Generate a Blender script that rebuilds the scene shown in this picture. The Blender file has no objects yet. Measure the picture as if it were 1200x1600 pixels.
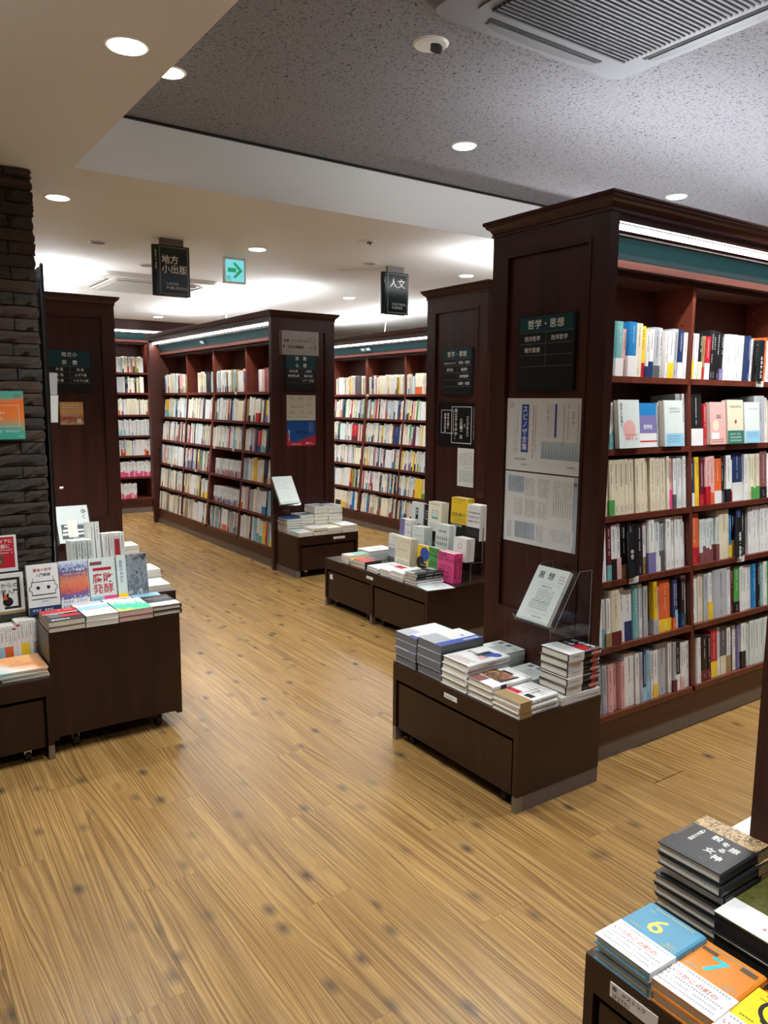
import bpy, math, random
from mathutils import Matrix, Vector
random.seed(11)
sc = bpy.context.scene
COL = sc.collection

# ------------------------------------------------------------------ camera
F_PX, YAW, PIT, ROL, CAM_H = 1199.2, math.radians(34.849), math.radians(8.157), math.radians(0.4462), 1.40
fw = Vector((math.sin(YAW) * math.cos(PIT), math.cos(YAW) * math.cos(PIT), -math.sin(PIT)))
rt = Vector((math.cos(YAW), -math.sin(YAW), 0)); up = rt.cross(fw)
cr, sr = math.cos(ROL), math.sin(ROL)
rt2, up2 = cr * rt + sr * up, -sr * rt + cr * up
cam = bpy.data.objects.new('camera', bpy.data.cameras.new('camera'))
COL.objects.link(cam)
cam.data.sensor_fit = 'VERTICAL'; cam.data.sensor_height = 36.0; cam.data.lens = F_PX / 1600 * 36.0
cam.data.clip_start = 0.02
mw = Matrix((rt2, up2, -fw)).transposed().to_4x4(); mw.translation = (0, 0, CAM_H)
cam.matrix_world = mw
sc.camera = cam
# ------------------------------------------------------------------ world, exposure, lamp strengths
wd = bpy.data.worlds.new('world'); sc.world = wd; wd.use_nodes = True
wd.node_tree.nodes['Background'].inputs[0].default_value = (0.8, 0.85, 1, 1)
wd.node_tree.nodes['Background'].inputs[1].default_value = 0.05
vs = sc.view_settings
vs.view_transform = 'Standard'; vs.look = 'None'; vs.gamma = 1.0; vs.use_curve_mapping = False
vs.exposure = 0.65
SPOT_W, SPOT_COL = 68.0, (0.94, 0.985, 1.0)
STRIP_E, STRIP_COL = 14.0, (1.0, 0.98, 0.95)
UP_E, UP_COL = 27.0, (0.93, 0.97, 1.0)
SHELF_W = 11.5
CEIL, RAISED = 2.361, 2.61

# ------------------------------------------------------------------ colour + materials
def lin(h):
    h = h.lstrip('#'); out = []
    for i in (0, 2, 4):
        c = int(h[i:i + 2], 16) / 255
        out.append(c / 12.92 if c <= .04045 else ((c + .055) / 1.055) ** 2.4)
    return (*out, 1)
MATS = {}
def newmat(n):
    m = bpy.data.materials.new(n); m.use_nodes = True; MATS[n] = m
    nt = m.node_tree
    return m, nt, nt.nodes['Principled BSDF']
def link(nt, a, b): nt.links.new(a, b)
def node(nt, t, **k):
    n = nt.nodes.new(t)
    for a, b in k.items(): setattr(n, a, b)
    return n
def coords(nt, scale=(1, 1, 1), kind='Object', rnd=False):
    tc = node(nt, 'ShaderNodeTexCoord'); mp = node(nt, 'ShaderNodeMapping')
    mp.inputs['Scale'].default_value = scale
    link(nt, tc.outputs[kind], mp.inputs['Vector'])
    if rnd:
        oi = node(nt, 'ShaderNodeObjectInfo'); cb = node(nt, 'ShaderNodeCombineXYZ')
        mu = node(nt, 'ShaderNodeMath', operation='MULTIPLY'); mu.inputs[1].default_value = 37.0
        link(nt, oi.outputs['Random'], mu.inputs[0])
        for i in range(3): link(nt, mu.outputs[0], cb.inputs[i])
        link(nt, cb.outputs[0], mp.inputs['Location'])
    return mp.outputs['Vector']
def noise(nt, vec, scale, detail=3, rough=.5, dist=0):
    n = node(nt, 'ShaderNodeTexNoise'); n.inputs['Scale'].default_value = scale
    n.inputs['Detail'].default_value = detail; n.inputs['Roughness'].default_value = rough; n.inputs['Distortion'].default_value = dist
    link(nt, vec, n.inputs['Vector']); return n.outputs['Fac']
def ramp(nt, fac, stops):
    r = node(nt, 'ShaderNodeValToRGB'); e = r.color_ramp.elements
    while len(e) < len(stops): e.new(.5)
    for i, (p, c) in enumerate(stops):
        e[i].position = p; e[i].color = c if len(c) == 4 else (*c, 1)
    link(nt, fac, r.inputs['Fac']); return r.outputs['Color']
def bump(nt, bs, h, strength, dist):
    b = node(nt, 'ShaderNodeBump'); b.inputs['Strength'].default_value = strength; b.inputs['Distance'].default_value = dist
    link(nt, h, b.inputs['Height']); link(nt, b.outputs['Normal'], bs.inputs['Normal'])
def mixc(nt, fac, a, b, mode='MIX'):
    m = node(nt, 'ShaderNodeMix', data_type='RGBA', blend_type=mode)
    for s, v in ((m.inputs[0], fac), (m.inputs[6], a), (m.inputs[7], b)):
        if hasattr(v, 'links') or hasattr(v, 'is_linked'): link(nt, v, s)
        else: s.default_value = v
    return m.outputs[2]
def plain(n, hexc, rough=.55, var=.05, metal=0, spec=.5):
    if n in MATS: return MATS[n]
    m, nt, bs = newmat(n); c = lin(hexc)
    f = noise(nt, coords(nt), 35, 2)
    a = tuple(x * (1 - var) for x in c[:3]) + (1,); b = tuple(min(1, x * (1 + var)) for x in c[:3]) + (1,)
    link(nt, ramp(nt, f, [(.3, a), (.7, b)]), bs.inputs['Base Color'])
    bs.inputs['Roughness'].default_value = rough; bs.inputs['Metallic'].default_value = metal
    bs.inputs['Specular IOR Level'].default_value = spec
    return m
def emit(n, col, strength):
    m, nt, bs = newmat(n)
    bs.inputs['Base Color'].default_value = (.9, .9, .9, 1)
    bs.inputs['Emission Color'].default_value = (*col, 1) if len(col) == 3 else col
    bs.inputs['Emission Strength'].default_value = strength
    return m
def wood(n, dark, light, rough=.36, axis=2, rs=1.0):
    m, nt, bs = newmat(n)
    s = [26, 26, 26]; s[axis] = 1.1
    v = coords(nt, s)
    f1 = noise(nt, v, 1.0 * rs, 5, .62, .4)
    s2 = [170, 170, 170]; s2[axis] = 4
    f2 = noise(nt, coords(nt, s2), 1.0, 3, .6)
    a = ramp(nt, f1, [(.28, lin(dark)), (.72, lin(light))])
    c = mixc(nt, .22, a, ramp(nt, f2, [(.3, lin(dark)), (.7, lin(light))]))
    link(nt, c, bs.inputs['Base Color']); bs.inputs['Roughness'].default_value = rough
    bs.inputs['Specular IOR Level'].default_value = .45
    bump(nt, bs, f2, .06, .002)
    return m
wood('case_wood', '#26120f', '#4a231b')
wood('case_wood_along', '#2e1511', '#53291f', axis=0)
wood('case_wood_across', '#2e1511', '#53291f', axis=1)
wood('shelf_wood', '#481f16', '#733626', axis=2, rs=.8)
wood('table_wood', '#1e0f0b', '#331a13', rough=.32)
wood('table_top_wood', '#22140f', '#362018', rough=.3, axis=1)
plain('kick_metal', '#6e625b', .45, .06, .2)
plain('foot_metal', '#8f8880', .35, .04, .7)
plain('chrome', '#d8d8d8', .15, .02, 1)
plain('rubber', '#151515', .6)
plain('teal_band', '#123d43', .35, .04)
plain('sign_board', '#1b2023', .28, .04)
plain('sign_teal', '#17434a', .28, .04)
plain('sign_dark', '#12262a', .12, .04)
plain('sign_line', '#8f9a98', .4)
plain('sign_gold', '#a9aa92', .35)
plain('letter_white', '#f6f8f6', .5, .02)
plain('bracket_grey', '#77706c', .4)
plain('white_paint', '#e4e2dc', .5, .02)
plain('plastic_white', '#e6e4dd', .35, .02)
plain('gap_shade', '#0b0807', .7)
plain('ac_panel', '#85868d', .45, .02)
plain('ac_flap', '#696b72', .4, .02)
plain('ac_slat', '#5a5b61', .45, .02)
plain('ac_dark', '#2a2b30', .7, .02)
plain('ac_white', '#d8d3ca', .4, .02)
plain('pole_black', '#1a1716', .3, .04)
plain('wall_paint', '#cfc9be', .7, .02)
# ceilings
m, nt, bs = newmat('ceiling_white')
bs.inputs['Roughness'].default_value = .75
link(nt, ramp(nt, noise(nt, coords(nt), 1.4, 2), [(.3, lin('#e8e6e2')), (.7, lin('#eceae6'))]), bs.inputs['Base Color'])
m, nt, bs = newmat('ceiling_board')
v = coords(nt, (1, .45, 1)); w1 = noise(nt, v, 92, 1, .5, .5); w2 = noise(nt, coords(nt, (1.0, 1.0, 1), 'Object'), 72, 1)
sb = node(nt, 'ShaderNodeMath', operation='SUBTRACT'); sb.inputs[1].default_value = .5; link(nt, w1, sb.inputs[0])
ab = node(nt, 'ShaderNodeMath', operation='ABSOLUTE'); link(nt, sb.outputs[0], ab.inputs[0])
ln = ramp(nt, ab.outputs[0], [(.012, (1, 1, 1)), (.03, (0, 0, 0))])
mk = ramp(nt, w2, [(.455, (0, 0, 0)), (.51, (1, 1, 1))])
fis = mixc(nt, 1.0, ln, mk, 'MULTIPLY')
link(nt, mixc(nt, fis, lin('#8b898f'), lin('#2b2a2e')), bs.inputs['Base Color'])
bs.inputs['Roughness'].default_value = .85
iv = node(nt, 'ShaderNodeInvert'); link(nt, fis, iv.inputs['Color']); bump(nt, bs, iv.outputs[0], .5, .004)
# floor planks: embossed softwood print, knots, per-plank shift
m, nt, bs = newmat('plank_wood')
def mth(nt, op, a, b=None):
    n = node(nt, 'ShaderNodeMath', operation=op)
    for i, v_ in enumerate((a, b)):
        if v_ is None: continue
        if isinstance(v_, (int, float)): n.inputs[i].default_value = v_
        else: link(nt, v_, n.inputs[i])
    return n.outputs[0]
v = coords(nt, (1, 1, 1), rnd=True)
def stretched(sx, sy):
    mp = node(nt, 'ShaderNodeMapping'); mp.inputs['Scale'].default_value = (sx, sy, 1); link(nt, v, mp.inputs['Vector']); return mp.outputs[0]
flow = noise(nt, stretched(4.5, .38), 1, 2, .5, .15)
sx = node(nt, 'ShaderNodeSeparateXYZ'); link(nt, v, sx.inputs[0])
cx_ = node(nt, 'ShaderNodeCombineXYZ')
link(nt, mth(nt, 'ADD', mth(nt, 'MULTIPLY', sx.outputs[0], 190.0), mth(nt, 'MULTIPLY', flow, 42.0)), cx_.inputs[0])
link(nt, mth(nt, 'MULTIPLY', sx.outputs[1], 1.0), cx_.inputs[1])
sn = noise(nt, cx_.outputs[0], 1.0, 2, .5)
fine = noise(nt, stretched(260, 7), 1, 3, .6)
patch = noise(nt, stretched(9, 1.1), 1, 2)
base = ramp(nt, patch, [(.25, lin('#92703f')), (.5, lin('#aa8650')), (.75, lin('#9a7642'))])
c1 = mixc(nt, ramp(nt, sn, [(.42, (0, 0, 0)), (.62, (.85, .85, .85))]), base, lin('#684a26'))
c2 = mixc(nt, ramp(nt, fine, [(.42, (0, 0, 0)), (.66, (.5, .5, .5))]), c1, lin('#74552e'))
vo = node(nt, 'ShaderNodeTexVoronoi', voronoi_dimensions='2D'); vo.inputs['Scale'].default_value = 1.0
link(nt, stretched(7.2, 4.2), vo.inputs['Vector'])
kn = ramp(nt, vo.outputs['Distance'], [(.02, (1, 1, 1)), (.17, (0, 0, 0))])
sep = node(nt, 'ShaderNodeSeparateColor'); link(nt, vo.outputs['Color'], sep.inputs[0])
km = ramp(nt, sep.outputs[0], [(.2, (0, 0, 0)), (.95, (.95, .95, .95))])
c3 = mixc(nt, mixc(nt, 1.0, kn, km, 'MULTIPLY'), c2, lin('#43332a'))
oi = node(nt, 'ShaderNodeObjectInfo')
tn = ramp(nt, oi.outputs['Random'], [(0, (.93, .93, .93)), (1, (1.0, 1.0, 1.0))])
link(nt, mixc(nt, 1.0, c3, tn, 'MULTIPLY'), bs.inputs['Base Color'])
bs.inputs['Roughness'].default_value = .27
bump(nt, bs, mth(nt, 'ADD', fine, mth(nt, 'MULTIPLY', sn, -1.2)), .34, .0016)
# brick
m, nt, bs = newmat('brick_stone')
v = coords(nt, (1, 1, 1), rnd=True); f = noise(nt, v, 14, 5, .65); oi = node(nt, 'ShaderNodeObjectInfo')
tone = ramp(nt, oi.outputs['Random'], [(.0, lin('#47423f')), (.5, lin('#564b43')), (.78, lin('#7a5a46')), (1, lin('#604838'))])
link(nt, mixc(nt, .5, tone, ramp(nt, f, [(.3, lin('#322d2b')), (.7, lin('#75665a'))])), bs.inputs['Base Color'])
bs.inputs['Roughness'].default_value = .8; bump(nt, bs, noise(nt, coords(nt, (1, 1, 2.2), rnd=True), 42, 5, .75), 1.0, .012)
plain('mortar', '#2b2725', .9, .1)
# page edges
m, nt, bs = newmat('pages')
f = noise(nt, coords(nt, (2, 2, 900)), 1, 2)
link(nt, ramp(nt, f, [(.3, lin('#c9c3b4')), (.7, lin('#e7e1d2'))]), bs.inputs['Base Color']); bs.inputs['Roughness'].default_value = .8
m, nt, bs = newmat('pages_grey')
link(nt, ramp(nt, noise(nt, coords(nt, (2, 2, 900)), 1, 2), [(.3, lin('#5f6062')), (.7, lin('#747577'))]), bs.inputs['Base Color']); bs.inputs['Roughness'].default_value = .8
m, nt, bs = newmat('pages_pink')
link(nt, ramp(nt, noise(nt, coords(nt, (2, 2, 900)), 1, 2), [(.3, lin('#c9a6a4')), (.7, lin('#dcc0bb'))]), bs.inputs['Base Color']); bs.inputs['Roughness'].default_value = .8
# shelf-book vertex colour material
m, nt, bs = newmat('book_cloth')
at = node(nt, 'ShaderNodeVertexColor'); at.layer_name = 'tint'
link(nt, at.outputs['Color'], bs.inputs['Base Color']); bs.inputs['Roughness'].default_value = .45
# acrylic
m, nt, bs = newmat('acrylic')
tr = node(nt, 'ShaderNodeBsdfTransparent'); tr.inputs[0].default_value = (.93, .95, .95, 1)
gl = node(nt, 'ShaderNodeBsdfGlossy'); gl.inputs['Roughness'].default_value = .05
mx = node(nt, 'ShaderNodeMixShader'); mx.inputs[0].default_value = .035
link(nt, tr.outputs[0], mx.inputs[1]); link(nt, gl.outputs[0], mx.inputs[2])
link(nt, mx.outputs[0], nt.nodes['Material Output'].inputs['Surface'])
plain('acrylic_edge', '#b9c2c2', .2, .02)
# printed posters with their own colour patterns
def poster_mat(n, stops, scale=1.0, vec=(0, 0, 1), jig=.12, fscale=6):
    m, nt, bs = newmat(n)
    tc = node(nt, 'ShaderNodeTexCoord'); sx = node(nt, 'ShaderNodeVectorMath', operation='DOT_PRODUCT')
    link(nt, tc.outputs['Generated'], sx.inputs[0]); sx.inputs[1].default_value = vec
    a = node(nt, 'ShaderNodeMath', operation='MULTIPLY_ADD'); a.inputs[1].default_value = jig
    link(nt, noise(nt, tc.outputs['Generated'], fscale, 3), a.inputs[0]); link(nt, sx.outputs['Value'], a.inputs[2])
    link(nt, ramp(nt, a.outputs[0], [(p, lin(c)) for p, c in stops]), bs.inputs['Base Color'])
    bs.inputs['Roughness'].default_value = .4
    return m
poster_mat('print_sunset', [(.1, '#39a58f'), (.35, '#4fae9c'), (.55, '#e8843a'), (.9, '#ee6f2c'), (1.1, '#58a893')], jig=.25, fscale=1.6)
poster_mat('print_flyer', [(.1, '#8a7864'), (.3, '#c9a075'), (.5, '#a5563c'), (.8, '#d8a868')], jig=.5, fscale=5)
poster_mat('print_orange_wash', [(.15, '#8fd0dd'), (.4, '#f0e8df'), (.7, '#f2a566'), (1.0, '#f3b57e')], vec=(.5, .6, 0), jig=.4, fscale=2)
poster_mat('print_media', [(.1, '#3a5aa0'), (.32, '#d8dbe4'), (.4, '#3c4f94'), (.52, '#cf6148'), (.7, '#d8835f'), (.85, '#2f3f86'), (1.0, '#cfd6e6')], vec=(0, .85, 0), jig=.35, fscale=18)
poster_mat('print_photo', [(.2, '#3b3c40'), (.45, '#b9bcbf'), (.6, '#5a5d62'), (.8, '#8f9499'), (1, '#33363a')], vec=(.1, .4, 0), jig=.9, fscale=7)
poster_mat('print_colorful', [(.15, '#e05aa8'), (.35, '#f0d24a'), (.5, '#43b48c'), (.7, '#4bbf9b'), (.9, '#e8e4d6')], vec=(.15, .5, 0), jig=.7, fscale=7)
poster_mat('print_crowd', [(.3, '#241c14'), (.5, '#c9a878'), (.6, '#3b2d20'), (.72, '#d9bd92'), (.9, '#2a2018')], vec=(0, 0, 0), jig=1.0, fscale=11)
poster_mat('print_painting', [(.2, '#7a4a32'), (.45, '#c98f5a'), (.6, '#3b3330'), (.8, '#b77a50')], vec=(.2, .3, 0), jig=.8, fscale=6)
poster_mat('print_bookpile', [(.15, '#efece4'), (.4, '#8f9396'), (.5, '#ded9cf'), (.62, '#6c6f73'), (.75, '#dfe6e2')], vec=(.0, .6, 0), jig=.5, fscale=8)
poster_mat('print_camo', [(.3, '#3a3a1c'), (.5, '#5d5a2c'), (.7, '#46431f')], vec=(0, 0, 0), jig=1, fscale=9)
poster_mat('print_bluefade', [(.1, '#8fa3ad'), (.7, '#dfe3e2'), (1.0, '#e4e6e3')], vec=(0, 0, 1), jig=.05)
PAL = dict(W='#dfdedb', C='#d8cdb2', T='#6fa9a8', B='#2379b4', N='#22355f', K='#1c1b1d', G='#55585c', L='#a9abb0', R='#b5202c', M='#5f1a26',
           P='#dba7a2', O='#d9632f', Y='#e8c22e', E='#4f9a4c', V='#77709f', A='#9a7f57', S='#8dbdd3', H='#e24a86', D='#2d6f5f', I='#e9e2c9', J='#cfd6d2', X='#7d4a4a')
CN = dict(W='white', C='cream', T='teal', B='blue', N='navy', K='black', G='charcoal', L='silver', R='red', M='maroon', P='pink', O='orange', Y='yellow',
          E='green', V='purple', A='tan', S='sky-blue', H='magenta', D='dark-green', I='ivory', J='pale-grey', X='brown')
def pm(k):
    if len(k) > 1: return MATS[k]
    return plain('paper_' + CN[k].replace('-', '_'), PAL[k], .38, .03)
plain('ink_black', '#201f20', .5, .02); plain('ink_grey', '#5f6164', .5, .02); plain('ink_red', '#b0303a', .5, .02); plain('ink_white', '#e9e9e6', .5, .02)
plain('ink_coral', '#b5654f', .5, .02); plain('ink_blue', '#2e4c9b', .5, .02); plain('ink_brown', '#5e4a3c', .5)

# ------------------------------------------------------------------ mesh helpers
LOC = {}
GL = {}
def glyph(ch):
    if ch not in GL:
        cu = bpy.data.curves.new('g', 'FONT'); cu.body = ch; cu.resolution_u = 2; cu.offset = .014 if ord(ch) > 0x2000 else .004
        o = bpy.data.objects.new('g', cu); me = o.to_mesh()
        vs_ = [(v.co.x, v.co.y) for v in me.vertices]; fs = [tuple(p.vertices) for p in me.polygons]
        adv = 1.0 if ord(ch) > 0x2000 else (max([v[0] for v in vs_] or [.25]) + .06)
        o.to_mesh_clear(); bpy.data.objects.remove(o); bpy.data.curves.remove(cu)
        GL[ch] = (vs_, fs, adv)
    return GL[ch]
class MB:
    def __init__(s): s.v, s.f, s.m, s.mats = [], [], [], []
    def mi(s, m):
        if m not in s.mats: s.mats.append(m)
        return s.mats.index(m)
    def add(s, vs_, fs, m):
        b = len(s.v); k = s.mi(m); s.v += [tuple(v) for v in vs_]
        for f in fs: s.f.append(tuple(b + i for i in f)); s.m.append(k)
        return s
    def hexa(s, p, m): return s.add(p, [(0, 3, 2, 1), (4, 5, 6, 7), (0, 1, 5, 4), (1, 2, 6, 5), (2, 3, 7, 6), (3, 0, 4, 7)], m)
    def box(s, x0, x1, y0, y1, z0, z1, m):
        return s.hexa([(x0, y0, z0), (x1, y0, z0), (x1, y1, z0), (x0, y1, z0), (x0, y0, z1), (x1, y0, z1), (x1, y1, z1), (x0, y1, z1)], m)
    def fb(s, P, u0, u1, d0, d1, z0, z1, m):
        return s.hexa([P(u0, d0, z0), P(u1, d0, z0), P(u1, d1, z0), P(u0, d1, z0), P(u0, d0, z1), P(u1, d0, z1), P(u1, d1, z1), P(u0, d1, z1)], m)
    def prism(s, a, b, m):
        n = len(a)
        s.add(list(a) + list(b), [tuple(range(n))[::-1], tuple(range(n, 2 * n))] + [(i, (i + 1) % n, n + (i + 1) % n, n + i) for i in range(n)], m); return s
    def quad(s, pts, m): return s.add(pts, [tuple(range(len(pts)))], m)
    def cyl(s, c, r, h, m, n=20, axis=2, r2=None, caps=True):
        r2 = r if r2 is None else r2; A, B = [], []
        for i in range(n):
            t = 2 * math.pi * i / n; a, b = math.cos(t), math.sin(t)
            for L_, rr, hh in ((A, r, 0), (B, r2, h)):
                p = [0, 0, 0]; p[axis] = hh; p[(axis + 1) % 3] = a * rr; p[(axis + 2) % 3] = b * rr
                L_.append((c[0] + p[0], c[1] + p[1], c[2] + p[2]))
        if caps: return s.prism(A, B, m)
        return s.add(A + B, [(i, (i + 1) % n, n + (i + 1) % n, n + i) for i in range(n)], m)
    def tube(s, pts, r, m, n=6):
        pts = [Vector(p) for p in pts]; rings = []
        for i, p in enumerate(pts):
            d = (pts[min(i + 1, len(pts) - 1)] - pts[max(i - 1, 0)]).normalized()
            a = d.orthogonal().normalized(); b = d.cross(a)
            rings.append([p + r * (math.cos(2 * math.pi * k / n) * a + math.sin(2 * math.pi * k / n) * b) for k in range(n)])
        V = [q for R_ in rings for q in R_]; Fs = []
        for i in range(len(rings) - 1):
            for k in range(n): Fs.append((i * n + k, i * n + (k + 1) % n, (i + 1) * n + (k + 1) % n, (i + 1) * n + k))
        return s.add(V, Fs, m)
    def text(s, t, o, r, u, size, m, vert=False, align='l', gap=1.0):
        o, r, u = Vector(o), Vector(r), Vector(u)
        if not vert:
            W = sum((glyph(c)[2] if c != ' ' else .35) for c in t) * size * gap
            if align == 'c': o = o - r * (W / 2)
        x = 0.0
        for c in t:
            if c == ' ': x += .35 if not vert else .6; continue
            gv, gf, adv = glyph(c)
            if vert:
                if c in '〈〉ー':   # turned a quarter for vertical setting
                    V = [o + r * ((gy - .38 + .5) * size) - u * ((x + gx) * size) for gx, gy in gv]
                else:
                    V = [o + r * (gx * size) + u * ((gy - .85 - x) * size) for gx, gy in gv]
                x += 1.04 * gap
            else:
                V = [o + r * ((x + gx) * size) + u * (gy * size) for gx, gy in gv]; x += adv * gap
            s.add(V, gf, m)
        return s
    def marks(s, o, r, u, size, n, m, vert=True, rng=random):
        """small print too fine to read: rows of short strokes"""
        o, r, u = Vector(o), Vector(r), Vector(u)
        for i in range(n):
            p = o - u * (size * 1.12 * (i + 1)) if vert else o + r * (size * 1.05 * i)
            if rng.random() < .08: continue
            for (a, b, c, d) in ((.05, .9, .62, .76), (.1, .85, .2, .33), (.4, .54, 0, .9)):
                j = rng.uniform(-.12, .12)
                s.quad([p + r * (a * size) + u * ((c + j) * size), p + r * (b * size) + u * ((c + j) * size), p + r * (b * size) + u * ((d + j) * size), p + r * (a * size) + u * ((d + j) * size)], m)
        return s
    def build(s, name, parent=None, loc=None, smooth=False):
        off = Vector(loc) if loc is not None else Vector(LOC.get(parent.name, (0, 0, 0)) if parent else (0, 0, 0))
        me = bpy.data.meshes.new(name)
        me.from_pydata([tuple(Vector(v) - off) for v in s.v] if off.length else s.v, [], s.f)
        for m in s.mats: me.materials.append(MATS[m] if isinstance(m, str) else m)
        me.polygons.foreach_set('material_index', s.m)
        if smooth: me.polygons.foreach_set('use_smooth', [True] * len(me.polygons))
        me.update()
        o = bpy.data.objects.new(name, me); COL.objects.link(o)
        if parent:
            o.parent = parent
            if loc is None: LOC[o.name] = tuple(off)
        elif loc is not None: o.location = loc; LOC[o.name] = tuple(loc)
        return o
def tag(o, label=None, cat=None, group=None, kind=None):
    for k, v in (('label', label), ('category', cat), ('group', group), ('kind', kind)):
        if v: o[k] = v
    return o
def thing(name, label, cat, loc=(0, 0, 0), group=None):
    o = bpy.data.objects.new(name, None); COL.objects.link(o); o.location = loc; o.empty_display_size = .1
    LOC[o.name] = tuple(loc); return tag(o, label, cat, group)
def copy_tree(o, parent=None):
    c = o.copy(); COL.objects.link(c); c.parent = parent
    for ch in o.children: copy_tree(ch, c)
    return c
def axes(o, origin, x, y, z):
    m = Matrix((Vector(x).normalized(), Vector(y).normalized(), Vector(z).normalized())).transposed().to_4x4(); m.translation = origin
    o.matrix_world = m; return o
def struct(o): o['kind'] = 'structure'; return o
ORD = ['first', 'second', 'third', 'fourth', 'fifth', 'sixth', 'seventh', 'eighth', 'ninth', 'tenth', 'eleventh', 'twelfth', 'thirteenth', 'fourteenth', 'fifteenth', 'sixteenth',
       'seventeenth', 'eighteenth', 'nineteenth', 'twentieth', 'twenty-first', 'twenty-second', 'twenty-third', 'twenty-fourth', 'twenty-fifth', 'twenty-sixth', 'twenty-seventh', 'twenty-eighth', 'twenty-ninth', 'thirtieth']
NUM = ['one', 'two', 'three', 'four', 'five', 'six', 'seven', 'eight']

# ------------------------------------------------------------------ room
fl = MB().box(-3, 8, -3, 10.2, -.06, -.004, 'plank_wood').build('floor'); struct(fl)
PW, PL = .18, 1.2
pmesh = MB().hexa([(0, 0, -.004), (PW, 0, -.004), (PW, PL, -.004), (0, PL, -.004),
                   (.0003, .0003, 0), (PW - .0003, .0003, 0), (PW - .0003, PL - .0003, 0), (.0003, PL - .0003, 0)], 'plank_wood').build('plank', fl)
first = True
for i in range(29):
    x = -.325 + i * PW; st = (2.535 + (i * .437) % PL) % PL
    for j in range(-1, 8):
        y = .1 + st + j * PL - PL * .3
        if y + PL < .35 or y > 9.6 or (x > .9 + .62 * (y + PL)) or x + PW < .12 * y - .1: continue
        o = pmesh if first else pmesh.copy()
        if not first: COL.objects.link(o); o.parent = fl
        first = False; o.location = (x, y, 0)
L_ = [(-3, -3), (.855, -3), (.855, 3.52), (8, 3.52), (8, 10.2), (-3, 10.2)]
ce = MB().prism([(x, y, CEIL) for x, y in L_], [(x, y, RAISED + .06) for x, y in L_], 'ceiling_white').build('ceiling'); struct(ce)
ce2 = MB().box(.856, 8, -3, 3.519, RAISED, RAISED + .05, 'ceiling_board').build('ceiling'); struct(ce2)
tr1 = MB().box(.857, 8, 3.508, 3.518, RAISED - .012, RAISED - .001, 'pole_black').build('shadow_gap_trim_1'); struct(tr1)  # black trim paints in the shadow gap along the soffit
for nm, b in (('wall_back', (-3, 8, 10.1, 10.2)), ('wall_front', (-3, 8, -3.1, -3)), ('wall_left', (-3.1, -3, -3, 10.2)), ('wall_right', (8, 8.1, -3, 10.2))):
    struct(MB().box(*b, -.05, RAISED + .05, 'wall_paint').build(nm))

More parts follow.
